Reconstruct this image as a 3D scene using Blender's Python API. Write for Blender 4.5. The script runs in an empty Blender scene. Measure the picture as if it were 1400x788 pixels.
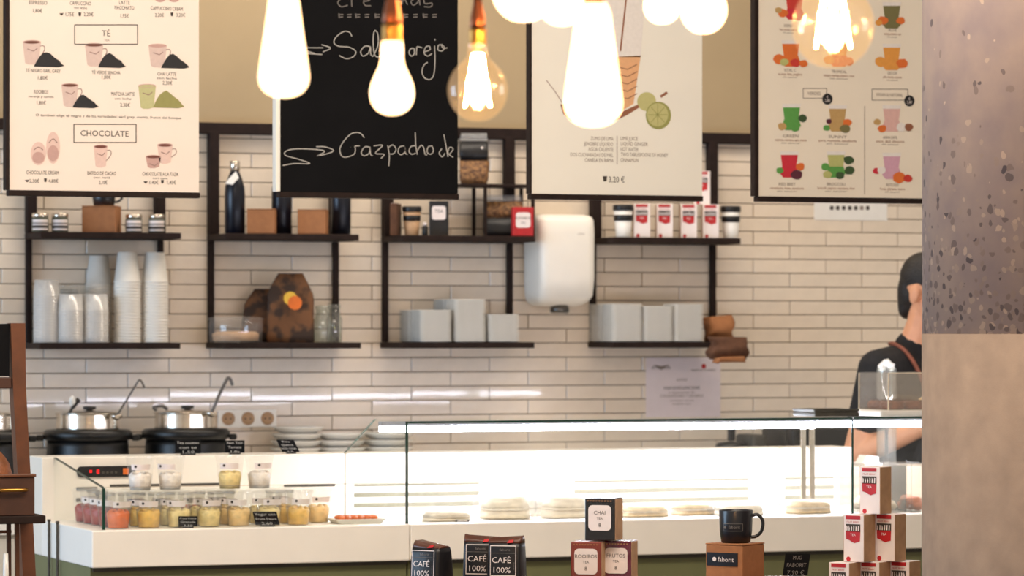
import bpy, bmesh, math, random
from mathutils import Vector, Matrix, noise as mnoise
random.seed(7)
scene = bpy.context.scene
col = scene.collection
PI = math.pi
# ---------------------------------------------------------------- camera
F = 5000.0                      # focal length in pixels of the 1400 px wide frame
TH = math.atan(0.3788)          # the camera looks this far to the right of the wall's normal
HOR = 448.0                     # image row of the horizon
EYE = 1.57
SN, CS = math.sin(TH), math.cos(TH)
cam_d = bpy.data.cameras.new('camera'); cam = bpy.data.objects.new('camera', cam_d); col.objects.link(cam)
cam.location = (0, 0, EYE); cam.rotation_euler = (PI/2, 0, -TH)
cam_d.sensor_width = 36; cam_d.lens = 36*F/1400; cam_d.shift_y = (HOR-394)/1400
cam_d.clip_end = 100
cam_d.dof.use_dof = True; cam_d.dof.focus_distance = 9.0; cam_d.dof.aperture_fstop = 6.5
scene.camera = cam
# ---------------------------------------------------------------- light
w = bpy.data.worlds.new('world'); scene.world = w; w.use_nodes = True
w.node_tree.nodes['Background'].inputs[0].default_value = (1.0, 0.885, 0.765, 1)
w.node_tree.nodes['Background'].inputs[1].default_value = 0.64
def area(name, loc, target, sx, sy, power, colr):
    d = bpy.data.lights.new(name, 'AREA'); d.shape = 'RECTANGLE'; d.size = sx; d.size_y = sy
    d.energy = power; d.color = colr
    o = bpy.data.objects.new(name, d); col.objects.link(o); o.location = loc
    o.rotation_euler = (Vector(target)-Vector(loc)).to_track_quat('-Z', 'Y').to_euler()
    return o
area('window_daylight', (-3.0, 9.9, 1.9), (4.0, 10.6, 1.3), 3.4, 2.2, 230, (0.50, 0.73, 1.0))
area('ceiling_lamp_front', (3.0, 7.0, 3.55), (4.2, 12.3, 1.5), 3.5, 0.8, 180, (1.0, 0.87, 0.72))
area('ceiling_lamp_aisle', (4.6, 11.5, 3.62), (4.7, 11.75, 0.0), 4.4, 0.3, 70, (1.0, 0.87, 0.72))
vs = scene.view_settings
vs.view_transform = 'Standard'; vs.look = 'None'; vs.gamma = 1; vs.use_curve_mapping = False; vs.exposure = 0.0

# ---------------------------------------------------------------- pixel -> place on a plane parallel to the wall
def ang(px): return TH + math.atan((px-700)/F)
def depth(px, Y): return Y/(CS-(px-700)/F*SN)
def P(px, py, Y):
    u = (px-700)/F; Z = depth(px, Y)
    return Vector((Z*(SN+u*CS), Y, EYE+(HOR-py)/F*Z))
def S(px, Y): return F/depth(px, Y)                 # pixels per metre there
def Yfor(px, X): return X/math.tan(ang(px))

# ---------------------------------------------------------------- materials
def lin(c):
    return tuple((x/255/12.92 if x/255 <= .04045 else ((x/255+.055)/1.055)**2.4) for x in c)
MATS = {}
def pm(name, c, rough=.5, metal=0., var=.08, scale=30., bump=0., bscale=None, spec=.5, c2=None, rnd=0., coat=0., trans=0., lo=.35, hi=.65, detail=4):
    m = bpy.data.materials.new(name); m.use_nodes = True
    nt = m.node_tree; b = nt.nodes['Principled BSDF']
    b.inputs['Roughness'].default_value = rough; b.inputs['Metallic'].default_value = metal
    b.inputs['Specular IOR Level'].default_value = spec; b.inputs['Coat Weight'].default_value = coat
    b.inputs['Transmission Weight'].default_value = trans
    A = lin(c); B = lin(c2) if c2 else tuple(x*(1-var) for x in A)
    tc = nt.nodes.new('ShaderNodeTexCoord'); n = nt.nodes.new('ShaderNodeTexNoise')
    n.inputs['Scale'].default_value = scale; n.inputs['Detail'].default_value = detail
    nt.links.new(tc.outputs['Object'], n.inputs['Vector'])
    r = nt.nodes.new('ShaderNodeValToRGB'); r.color_ramp.elements[0].position = lo; r.color_ramp.elements[1].position = hi
    r.color_ramp.elements[0].color = (*A, 1); r.color_ramp.elements[1].color = (*B, 1)
    nt.links.new(n.outputs['Fac'], r.inputs['Fac'])
    out = r.outputs['Color']
    if rnd:
        oi = nt.nodes.new('ShaderNodeObjectInfo'); mr = nt.nodes.new('ShaderNodeMapRange')
        mr.inputs['To Min'].default_value = 1-rnd; mr.inputs['To Max'].default_value = 1
        nt.links.new(oi.outputs['Random'], mr.inputs['Value'])
        hs = nt.nodes.new('ShaderNodeHueSaturation'); nt.links.new(mr.outputs['Result'], hs.inputs['Value'])
        nt.links.new(out, hs.inputs['Color']); out = hs.outputs['Color']
    nt.links.new(out, b.inputs['Base Color'])
    if bump:
        n2 = nt.nodes.new('ShaderNodeTexNoise'); n2.inputs['Scale'].default_value = bscale or scale*2
        nt.links.new(tc.outputs['Object'], n2.inputs['Vector'])
        bp = nt.nodes.new('ShaderNodeBump'); bp.inputs['Strength'].default_value = bump; bp.inputs['Distance'].default_value = .01
        nt.links.new(n2.outputs['Fac'], bp.inputs['Height']); nt.links.new(bp.outputs['Normal'], b.inputs['Normal'])
    MATS[name] = m
    return m
def emit(name, c, strength, mix=None):
    m = bpy.data.materials.new(name); m.use_nodes = True; nt = m.node_tree
    nt.nodes.remove(nt.nodes['Principled BSDF']); out = nt.nodes['Material Output']
    e = nt.nodes.new('ShaderNodeEmission'); e.inputs[0].default_value = (*lin(c), 1); e.inputs[1].default_value = strength
    if mix is None: nt.links.new(e.outputs[0], out.inputs[0])
    else:                       # glowing clear glass: (transparent colour, gloss share)
        t = nt.nodes.new('ShaderNodeBsdfTransparent'); t.inputs[0].default_value = (*lin(mix[0]), 1)
        g = nt.nodes.new('ShaderNodeBsdfGlossy'); g.inputs['Roughness'].default_value = .05
        mx = nt.nodes.new('ShaderNodeMixShader'); mx.inputs[0].default_value = mix[1]
        nt.links.new(t.outputs[0], mx.inputs[1]); nt.links.new(g.outputs[0], mx.inputs[2])
        a = nt.nodes.new('ShaderNodeAddShader'); nt.links.new(mx.outputs[0], a.inputs[0]); nt.links.new(e.outputs[0], a.inputs[1])
        nt.links.new(a.outputs[0], out.inputs[0])
    MATS[name] = m
    return m
def clear(name, tint, gloss=.06, grough=.02, milky=0., mcol=(255, 255, 255)):
    m = bpy.data.materials.new(name); m.use_nodes = True; nt = m.node_tree
    nt.nodes.remove(nt.nodes['Principled BSDF']); out = nt.nodes['Material Output']
    t = nt.nodes.new('ShaderNodeBsdfTransparent'); t.inputs[0].default_value = (*lin(tint), 1)
    g = nt.nodes.new('ShaderNodeBsdfGlossy'); g.inputs['Roughness'].default_value = grough
    mx = nt.nodes.new('ShaderNodeMixShader'); mx.inputs[0].default_value = gloss
    nt.links.new(t.outputs[0], mx.inputs[1]); nt.links.new(g.outputs[0], mx.inputs[2]); last = mx
    if milky:
        tr = nt.nodes.new('ShaderNodeBsdfDiffuse'); tr.inputs[0].default_value = (*lin(mcol), 1)
        tc = nt.nodes.new('ShaderNodeTexCoord'); n = nt.nodes.new('ShaderNodeTexNoise'); n.inputs['Scale'].default_value = 60
        nt.links.new(tc.outputs['Object'], n.inputs['Vector'])
        mr = nt.nodes.new('ShaderNodeMapRange'); mr.inputs['To Min'].default_value = milky*.8; mr.inputs['To Max'].default_value = milky*1.2
        nt.links.new(n.outputs['Fac'], mr.inputs['Value'])
        m2 = nt.nodes.new('ShaderNodeMixShader'); nt.links.new(mr.outputs['Result'], m2.inputs[0])
        nt.links.new(mx.outputs[0], m2.inputs[1]); nt.links.new(tr.outputs[0], m2.inputs[2]); last = m2
    nt.links.new(last.outputs[0], out.inputs[0]); MATS[name] = m
    return m
M = MATS
pm('tile', (238, 223, 204), .22, var=.05, scale=14, bump=.16, bscale=22, rnd=.07, coat=.3)
pm('grout', (112, 90, 74), .9, var=.15, scale=60)
pm('tan_paint', (170, 150, 118), .85, var=.05, scale=4, bump=.03, bscale=200)
pm('floor', (132, 122, 112), .5, var=.2, scale=3)
pm('ceiling', (196, 186, 172), .9, var=.05, scale=3)
pm('dark_wood', (42, 29, 25), .7, spec=.2, var=.35, scale=25, bump=.08)
pm('rail_paint', (40, 28, 25), .7, spec=.2, var=.25, scale=30)
pm('white_lam', (248, 243, 234), .35, var=.03, scale=10)
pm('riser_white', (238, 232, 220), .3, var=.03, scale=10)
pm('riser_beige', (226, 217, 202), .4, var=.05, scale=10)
pm('olive', (112, 114, 76), .55, var=.1, scale=6)
pm('slot', (70, 66, 58), .6, var=.2)
pm('black_plastic', (24, 24, 26), .35, var=.3, scale=60)
pm('kettle_black', (9, 10, 11), .38, var=.3, scale=40, bump=.1, bscale=300)
pm('steel', (232, 222, 208), .2, 1., var=.08, scale=60)
pm('steel_dark', (120, 116, 112), .3, 1., var=.2, scale=60)
pm('porcelain', (236, 234, 228), .22, var=.04, scale=20, coat=.3)
pm('paper_cup', (244, 240, 232), .6, var=.04, scale=40)
pm('kraft', (164, 109, 68), .8, var=.12, scale=50, bump=.05)
pm('kraft_dark', (98, 62, 40), .8, var=.3, scale=30, bump=.2, bscale=50)
pm('kraft_pale', (196, 158, 122), .8, var=.15, scale=40)
pm('navy', (12, 17, 32), .3, .2, var=.2, scale=30)
pm('black_mug', (12, 16, 25), .35, var=.15, scale=30, coat=.2)
pm('ink', (70, 62, 58), .8, var=.1)
pm('ink_grey', (140, 126, 118), .8, var=.1)
pm('chalk', (198, 194, 188), .95, var=.35, scale=300)
pm('chalk_dim', (128, 122, 118), .95, var=.35, scale=300)
pm('chalkboard', (14, 14, 17), .9, spec=.2, var=.3, scale=6)
pm('board_cream', (242, 232, 216), .6, var=.02, scale=6)
pm('board_pink', (240, 226, 214), .6, var=.02, scale=6)
pm('board_white', (244, 240, 230), .6, var=.02, scale=6)
pm('white', (240, 238, 234), .6, var=.03)
pm('lilac_paper', (226, 214, 216), .8, var=.04, scale=20)
pm('red', (190, 28, 34), .5, var=.15)
pm('red_dark', (150, 24, 32), .4, var=.2, coat=.5)
pm('orange', (226, 110, 30), .5, var=.15)
pm('yellow', (232, 186, 60), .5, var=.15)
pm('label_white', (238, 226, 222), .5, var=.04)
pm('concrete', (150, 129, 111), .9, scale=16, bump=.05, bscale=300, c2=(132, 113, 98), detail=14, lo=.3, hi=.72)
pm('brass', (190, 140, 70), .3, 1., var=.15)
pm('copper', (150, 90, 62), .3, 1., var=.15)
pm('cord', (60, 44, 38), .8, var=.2)
pm('glass_edge', (14, 58, 46), .25, var=.2)
pm('shirt', (24, 23, 26), .9, var=.25, scale=40, bump=.1)
pm('trousers', (30, 30, 36), .9, var=.25, scale=40)
pm('strap', (128, 70, 50), .7, var=.2)
pm('skin', (222, 160, 122), .5, var=.08, scale=20)
pm('hair', (26, 20, 18), .55, var=.4, scale=90, bump=.5, bscale=160)
pm('wood_warm', (110, 62, 34), .5, var=.35, scale=14, bump=.06)
pm('wood_deep', (78, 44, 28), .5, var=.35, scale=14, bump=.06)
pm('bread', (250, 224, 180), .7, var=.25, scale=40, bump=.2)
pm('bread_pale', (246, 234, 212), .7, var=.15, scale=40, bump=.2)
pm('pastry', (140, 80, 40), .5, var=.4, scale=50, bump=.3)
pm('bag_black', (10, 11, 18), .42, var=.3, scale=20, bump=.35, bscale=18)
pm('bag_brown', (92, 54, 40), .35, var=.4, scale=25, bump=.3, bscale=30)
pm('camo', (112, 72, 40), .75, scale=18, c2=(56, 38, 26), lo=.44, hi=.58, detail=2, bump=.25, bscale=25)
pm('nuts', (146, 104, 60), .6, scale=90, c2=(80, 50, 30), bump=.6, bscale=80)
pm('rust_tin', (132, 46, 30), .3, var=.2, coat=.2)
pm('plum_tin', (104, 26, 52), .25, var=.25, coat=.2, bump=.5, bscale=30)
pm('ink_tin', (12, 9, 14), .25, var=.25, coat=.2)
pm('led_housing', (180, 182, 190), .3, .6, var=.05)
for nm, c in (('strawberry', (170, 30, 24)), ('papaya', (238, 112, 34)), ('mango', (250, 200, 90)), ('pineapple', (255, 230, 158)), ('yogurt', (250, 244, 236)), ('melon', (255, 216, 146)), ('salmon', (238, 128, 72))):
    pm(nm, c, .35, scale=60, c2=tuple(int(x*.9) for x in c), bump=.3, bscale=70)
emit('led', (232, 236, 255), 62)
emit('filament', (255, 204, 136), 320)
emit('glow_glass', (255, 222, 176), 3.2, mix=((255, 226, 190), .05))
emit('amber_glass', (255, 206, 150), .16, mix=((255, 246, 230), .10))
emit('led_red', (255, 40, 40), 1.6)
clear('case_glass', (254, 255, 254), .035)
clear('acrylic', (250, 247, 242), .07, .03, milky=.05)
clear('clear_cup', (255, 255, 254), .06, .08, milky=.06)
clear('cello', (254, 254, 254), .025, .12)
pm('slot_lit', (150, 144, 122), .6, var=.1)  # slot grey lightened: the hood light's overexposure is put into the colour
pm('jar_fill', (84, 88, 74), .5, var=.2)
clear('milky_cup', (244, 242, 238), .10, .12, milky=.34)
clear('film', (255, 255, 255), .05, .2, milky=.12)
clear('jar_glass', (232, 236, 230), .10, .04, milky=.10)

# ---------------------------------------------------------------- concrete with exposed aggregate
def aggregate():
    m = bpy.data.materials.new('aggregate'); m.use_nodes = True; nt = m.node_tree; b = nt.nodes['Principled BSDF']
    b.inputs['Roughness'].default_value = .85
    tc = nt.nodes.new('ShaderNodeTexCoord')
    n = nt.nodes.new('ShaderNodeTexNoise'); n.inputs['Scale'].default_value = 5; n.inputs['Detail'].default_value = 8
    v = nt.nodes.new('ShaderNodeTexVoronoi'); v.inputs['Scale'].default_value = 54; v.inputs['Randomness'].default_value = .9
    v2 = nt.nodes.new('ShaderNodeTexVoronoi'); v2.inputs['Scale'].default_value = 130; n.inputs['Scale'].default_value = 9; n.inputs['Detail'].default_value = 12
    wn = nt.nodes.new('ShaderNodeTexNoise'); wn.inputs['Scale'].default_value = 30; nt.links.new(tc.outputs['Object'], wn.inputs['Vector'])
    wm = nt.nodes.new('ShaderNodeVectorMath'); wm.operation = 'SCALE'; wm.inputs['Scale'].default_value = .022; nt.links.new(wn.outputs['Color'], wm.inputs[0])
    wa = nt.nodes.new('ShaderNodeVectorMath'); nt.links.new(tc.outputs['Object'], wa.inputs[0]); nt.links.new(wm.outputs[0], wa.inputs[1])
    for x in (v, v2): nt.links.new(wa.outputs[0], x.inputs['Vector'])
    nt.links.new(tc.outputs['Object'], n.inputs['Vector'])
    r = nt.nodes.new('ShaderNodeValToRGB'); e = r.color_ramp.elements
    e[0].position = .3; e[0].color = (*lin((160, 140, 134)), 1); e[1].position = .7; e[1].color = (*lin((182, 158, 142)), 1)
    nt.links.new(n.outputs['Fac'], r.inputs['Fac'])
    sep = nt.nodes.new('ShaderNodeSeparateColor'); nt.links.new(v.outputs['Color'], sep.inputs[0])
    st = nt.nodes.new('ShaderNodeValToRGB'); q = st.color_ramp.elements
    q[0].position = 0; q[0].color = (*lin((78, 68, 72)), 1); q[1].position = 1; q[1].color = (*lin((214, 186, 162)), 1)
    q2 = st.color_ramp.elements.new(.5); q2.color = (*lin((158, 136, 124)), 1)
    nt.links.new(sep.outputs[0], st.inputs['Fac'])
    # stones show only in some cells, more of them low down where the skin has worn off
    ss = nt.nodes.new('ShaderNodeSeparateXYZ'); nt.links.new(tc.outputs['Object'], ss.inputs[0])
    mr = nt.nodes.new('ShaderNodeMapRange'); mr.inputs['From Min'].default_value = 1.55; mr.inputs['From Max'].default_value = 2.05
    mr.inputs['To Min'].default_value = .02; mr.inputs['To Max'].default_value = .93
    nt.links.new(ss.outputs[2], mr.inputs['Value'])
    gt = nt.nodes.new('ShaderNodeMath'); gt.operation = 'GREATER_THAN'; nt.links.new(sep.outputs[1], gt.inputs[0]); nt.links.new(mr.outputs[0], gt.inputs[1])
    lt = nt.nodes.new('ShaderNodeMath'); lt.operation = 'LESS_THAN'; nt.links.new(v.outputs['Distance'], lt.inputs[0]); mrs = nt.nodes.new('ShaderNodeMapRange'); mrs.inputs['To Min'].default_value = .26; mrs.inputs['To Max'].default_value = .60; nt.links.new(sep.outputs[2], mrs.inputs['Value']); nt.links.new(mrs.outputs[0], lt.inputs[1])
    mu = nt.nodes.new('ShaderNodeMath'); mu.operation = 'MULTIPLY'; nt.links.new(gt.outputs[0], mu.inputs[0]); nt.links.new(lt.outputs[0], mu.inputs[1])
    mu2 = nt.nodes.new('ShaderNodeMath'); mu2.operation = 'MULTIPLY'; nt.links.new(mu.outputs[0], mu2.inputs[0]); mu2.inputs[1].default_value = .85
    mx = nt.nodes.new('ShaderNodeMix'); mx.data_type = 'RGBA'
    nt.links.new(mu2.outputs[0], mx.inputs['Factor']); nt.links.new(r.outputs[0], mx.inputs['A']); nt.links.new(st.outputs[0], mx.inputs['B'])
    nt.links.new(mx.outputs['Result'], b.inputs['Base Color'])
    bp = nt.nodes.new('ShaderNodeBump'); bp.inputs['Strength'].default_value = .25; bp.inputs['Distance'].default_value = .006
    ad = nt.nodes.new('ShaderNodeMath'); nt.links.new(n.outputs['Fac'], ad.inputs[0]); nt.links.new(mu.outputs[0], ad.inputs[1])
    nt.links.new(ad.outputs[0], bp.inputs['Height']); nt.links.new(bp.outputs['Normal'], b.inputs['Normal'])
    MATS['aggregate'] = m
aggregate()

# ---------------------------------------------------------------- mesh helpers
class MB:
    def __init__(s): s.v = []; s.f = []; s.mi = []; s.mats = []; s.sm = []
    def m(s, name):
        if name not in s.mats: s.mats.append(name)
        return s.mats.index(name)
    def add(s, vs, fs, mat, smooth=False):
        o = len(s.v); s.v += [tuple(x) for x in vs]; k = s.m(mat)
        for f in fs: s.f.append([i+o for i in f]); s.mi.append(k); s.sm.append(smooth)
        return s
    def box(s, a, b, mat):
        (x0, y0, z0), (x1, y1, z1) = a, b
        vs = [(x, y, z) for z in (z0, z1) for y in (y0, y1) for x in (x0, x1)]
        return s.add(vs, [(0, 2, 3, 1), (4, 5, 7, 6), (0, 1, 5, 4), (2, 6, 7, 3), (0, 4, 6, 2), (1, 3, 7, 5)], mat)
    def bbox(s, a, b, mat, r=.003):            # box with small bevelled edges
        bm = bmesh.new(); bmesh.ops.create_cube(bm, size=1)
        sx, sy, sz = (b[i]-a[i] for i in range(3)); c = [(a[i]+b[i])/2 for i in range(3)]
        for v in bm.verts: v.co = Vector((v.co.x*sx+c[0], v.co.y*sy+c[1], v.co.z*sz+c[2]))
        bmesh.ops.bevel(bm, geom=list(bm.edges), offset=min(r, .45*min(abs(sx), abs(sy), abs(sz))), segments=2, profile=.5, affect='EDGES')
        return s.bm(bm, mat)
    def bm(s, bm, mat, smooth=False):
        bm.verts.index_update()
        s.add([v.co for v in bm.verts], [[v.index for v in f.verts] for f in bm.faces], mat, smooth); bm.free(); return s
    def lathe(s, prof, mat, n=20, c=(0, 0, 0), caps=True, smooth=True, ax=None):
        vs = []; fs = []
        for (r, z) in prof:
            for i in range(n):
                a = 2*PI*i/n; vs.append(Vector((r*math.cos(a), r*math.sin(a), z)))
        if ax is not None:
            q = Vector((0, 0, 1)).rotation_difference(Vector(ax)); vs = [q @ v for v in vs]
        vs = [v+Vector(c) for v in vs]
        for k in range(len(prof)-1):
            for i in range(n):
                j = (i+1) % n; fs.append((k*n+i, k*n+j, (k+1)*n+j, (k+1)*n+i))
        s.add(vs, fs, mat, smooth)
        if caps:
            o = len(s.v)-len(vs)
            for k, rev in ((0, True), (len(prof)-1, False)):
                if prof[k][0] > 1e-6:
                    f = [o+k*n+i for i in range(n)]
                    s.f.append(f[::-1] if rev else f); s.mi.append(s.m(mat)); s.sm.append(False)
        return s
    def tube(s, pts, r, mat, n=8, closed=False):
        pts = [Vector(p) for p in pts]; rs = r if isinstance(r, (list, tuple)) else [r]*len(pts)
        vs = []; fs = []; up = None
        for i, p in enumerate(pts):
            if closed: t = (pts[(i+1) % len(pts)]-pts[i-1]).normalized()
            else: t = (pts[min(i+1, len(pts)-1)]-pts[max(i-1, 0)]).normalized()
            if up is None: up = t.orthogonal().normalized()
            up = (up-t*up.dot(t)).normalized(); sd = t.cross(up)
            for k in range(n):
                a = 2*PI*k/n; vs.append(p+(up*math.cos(a)+sd*math.sin(a))*rs[i])
        L = len(pts)
        for i in range(L if closed else L-1):
            for k in range(n):
                a, b = i*n, ((i+1) % L)*n; fs.append((a+k, a+(k+1) % n, b+(k+1) % n, b+k))
        if not closed: fs += [tuple(range(n))[::-1], tuple((L-1)*n+k for k in range(n))]
        return s.add(vs, fs, mat, True)
    def loft(s, rings, mat, smooth=False, caps=True):
        n = len(rings[0]); vs = [p for r in rings for p in r]; fs = []
        for k in range(len(rings)-1):
            for i in range(n):
                j = (i+1) % n; fs.append((k*n+i, k*n+j, (k+1)*n+j, (k+1)*n+i))
        if caps: fs += [tuple(range(n))[::-1], tuple((len(rings)-1)*n+i for i in range(n))]
        return s.add(vs, fs, mat, smooth)
    def prism(s, pts, d, mat):                  # outline pts (3-D, planar) pushed by vector d
        n = len(pts); d = Vector(d); vs = [Vector(p) for p in pts]+[Vector(p)+d for p in pts]
        fs = [tuple(range(n)), tuple(range(n, 2*n))[::-1]]+[(i, i+n, (i+1) % n+n, (i+1) % n) for i in range(n)]
        return s.add(vs, fs, mat)
    def flat(s, pts, mat): return s.add([Vector(p) for p in pts], [tuple(range(len(pts)))], mat)
    def ball(s, c, r, mat, seg=14, rings=9, jig=0., seed=0):
        rx, ry, rz = r if isinstance(r, (tuple, list)) else (r, r, r)
        vs = []; fs = []
        for k in range(rings+1):
            ph = PI*k/rings
            for i in range(seg):
                a = 2*PI*i/seg; d = Vector((math.sin(ph)*math.cos(a), math.sin(ph)*math.sin(a), -math.cos(ph)))
                q = 1+(jig*mnoise.noise(d*2.2+Vector((seed*3.1, seed, 0))) if jig else 0)
                vs.append(Vector((c[0]+d.x*rx*q, c[1]+d.y*ry*q, c[2]+d.z*rz*q)))
        for k in range(rings):
            for i in range(seg):
                j = (i+1) % seg; fs.append((k*seg+i, k*seg+j, (k+1)*seg+j, (k+1)*seg+i))
        return s.add(vs, fs, mat, True)
    def mesh(s, name):
        me = bpy.data.meshes.new(name); me.from_pydata(s.v, [], s.f)
        for k in s.mats: me.materials.append(MATS[k])
        me.polygons.foreach_set('material_index', s.mi); me.polygons.foreach_set('use_smooth', s.sm)
        me.update(); return me
    def build(s, name, parent=None, **kw):
        o = bpy.data.objects.new(name, s.mesh(name)); col.objects.link(o)
        if parent is not None: o.parent = parent
        return tag(o, **kw)
def tag(o, label=None, cat=None, group=None, kind=None):
    if label: o['label'] = label
    if cat: o['category'] = cat
    if group: o['group'] = group
    if kind: o['kind'] = kind
    return o
def thing(name, label, cat, loc=(0, 0, 0), rz=0., group=None, kind=None):
    o = bpy.data.objects.new(name, None); col.objects.link(o); o.empty_display_size = .05
    o.location = loc; o.rotation_euler = (0, 0, rz)
    return tag(o, label, cat, group, kind)
def copy_tree(o, parent=None):
    c = o.copy(); col.objects.link(c)
    if parent is not None: c.parent = parent
    for ch in list(o.children): copy_tree(ch, c)
    return c
def rr(w, d, r, z, n=3, cx=0, cy=0):             # rounded rectangle ring
    out = []
    for (sx, sy, a0) in ((1, 1, 0), (-1, 1, PI/2), (-1, -1, PI), (1, -1, 1.5*PI)):
        for k in range(n+1):
            a = a0+PI/2*k/n; out.append(Vector((cx+sx*(w/2-r)+r*math.cos(a), cy+sy*(d/2-r)+r*math.sin(a), z)))
    return out
def spline(pts, n=6):
    pts = [Vector((*p, 0)) if len(p) == 2 else Vector(p) for p in pts]; out = []
    for i in range(len(pts)-1):
        p0, p1, p2, p3 = pts[max(i-1, 0)], pts[i], pts[i+1], pts[min(i+2, len(pts)-1)]
        for k in range(n):
            t = k/n; out.append(.5*((2*p1)+(p2-p0)*t+(2*p0-5*p1+4*p2-p3)*t*t+(3*p1-p0-3*p2+p3)*t**3))
    return out+[pts[-1]]
TXT = {}
def text_mesh(s):
    if s not in TXT:
        c = bpy.data.curves.new('t', 'FONT'); c.body = s; c.align_x = 'CENTER'; c.resolution_u = 2
        o = bpy.data.objects.new('t', c); me = bpy.data.meshes.new_from_object(o)
        TXT[s] = ([v.co.copy() for v in me.vertices], [list(p.vertices) for p in me.polygons])
        bpy.data.objects.remove(o); bpy.data.curves.remove(c); bpy.data.meshes.remove(me)
    return TXT[s]
def put_text(mb, s, o, size, mat, ux=Vector((1, 0, 0)), uz=Vector((0, 0, 1)), sx=1., width=None):
    """lettering on a plane: o = middle of the base line, size = letter height in metres (capitals)"""
    vs, fs = text_mesh(s); k = size/.70
    if width:
        xs = [v.x for v in vs]; sx = width/((max(xs)-min(xs))*k)
    mb.add([o+ux*(v.x*k*sx)+uz*(v.y*k) for v in vs], fs, mat)

# ================================================================ THE ROOM
YW = 12.57
fl = MB(); fl.box((-6, -1, -.1), (12, 12.9, 0), 'floor'); fl.build('floor', kind='structure')
MB().box((-1.5, 4.0, 3.7), (10, 12.9, 3.8), 'ceiling').build('ceiling', kind='structure')
wall = MB().box((-1.5, YW+.008, 0), (10, YW+.2, 3.7), 'tan_paint').build('wall_back', kind='structure')
zr0, zr1 = P(290, 183, YW-.04).z, P(290, 167.5, YW-.04).z      # dark rail under the painted part
MB().box((-1.4, YW+.003, 0), (9.9, YW+.0079, zr0+.02), 'grout').build('grout_bed', wall)
PV, PH = .0523, .303
z0 = P(100, 489.8, YW).z; x0 = P(60, 485, YW).x
def tile_mesh(L):
    h = PV-.0031; c = .0016; mb = MB()
    r = [[(0, .0029, 0), (L, .0029, 0), (L, .0029, h), (0, .0029, h)], [(0, -.0035, 0), (L, -.0035, 0), (L, -.0035, h), (0, -.0035, h)],
         [(c, -.005, c), (L-c, -.005, c), (L-c, -.005, h-c), (c, -.005, h-c)]]
    mb.loft(r, 'tile'); return mb
TM = tile_mesh(PH-.0031).mesh('tile')
tv, tf = [tuple(v.co) for v in TM.vertices], [list(p.vertices) for p in TM.polygons]
xa, xb = P(0, 400, YW).x, P(1262, 400, YW).x
rest = MB()
for k in range(-20, 17):
    z = z0+k*PV
    for i in range(-8, 24):
        x = x0+(i+(.5 if k % 2 else 0))*PH
        if x < -1.3 or x > 9.5 or z > zr0: continue
        if k >= -7 and x+PH > xa and x < xb:
            o = bpy.data.objects.new('tile', TM); col.objects.link(o); o.parent = wall
            o.location = (x, YW, z); o.rotation_euler = (random.uniform(-.004, .004), 0, random.uniform(-.0012, .0012))
        else:
            rest.add([(a+x, b+YW, c+z) for a, b, c in tv], tf, 'tile')
rest.build('tile_field', wall, kind='stuff')

# rail and shelf units
rail = thing('wall_rail', 'long dark wooden rail along the top of the white tiles', 'rail', (3.9, YW, zr0))
MB().bbox((-3.4, -.045, 0), (4.9, -.006, zr1-zr0), 'rail_paint').build('rail_bar', rail)
ZU, ZL, SD, ST = 1.900, 1.517, .25, .022          # shelf tops, shelf depth, board thickness
def shelf_unit(xl, xr, xr_low, label, thick_l, thick_r):
    X0 = P(xl, 400, YW).x; X1 = P(xr, 400, YW-SD).x; X2 = P(xr_low, 400, YW-SD).x
    t = thing('wall_shelf', label, 'shelf', ((X0+X1)/2, YW, ZL), group='dark wall shelf units on the tiles')
    o = t.location
    MB().bbox((X0-o.x, -SD, ZU-ST-o.z), (X1-o.x, -.006, ZU-o.z), 'dark_wood').build('shelf_board', t)
    MB().bbox((X0-o.x-.004, -SD, ZL-ST-o.z), (X2-o.x, -.006, ZL-o.z), 'dark_wood').build('shelf_board', t)
    for X, on in ((X0, thick_l), (X1-.036, thick_r)):
        if on: MB().bbox((X-o.x, -.046, ZU-o.z+.0004), (X-o.x+.036, -.006, zr0-o.z+.01), 'rail_paint').build('post', t)
        MB().bbox((X-o.x+(.014 if X > X0 else .001), -.03, ZL-o.z+.0004), (X-o.x+(.034 if X > X0 else .022), -.006, ZU-ST-o.z-.0004), 'rail_paint').build('post', t)
    return t
shelf_unit(33, 248, 247, 'dark wall shelf holding stacks of disposable cups', 1, 1)
shelf_unit(282, 491, 494, 'dark wall shelf holding steel-capped bottles and a patterned bag', 1, 1)
shelf_unit(520, 732, 731, 'dark wall shelf just left of the hand dryer', 1, 1)
shelf_unit(804, 1013, 996, 'dark wall shelf just right of the hand dryer', 1, 1)

# ================================================================ THINGS ON THE SHELVES
def fx(px, rot=0.): return -ang(px)-math.radians(rot)   # turn a thing's front (-Y) to the camera; + shows its right side
def spot(px, Y, z): p = P(px, 400, Y); return (p.x, Y, z)

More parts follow.
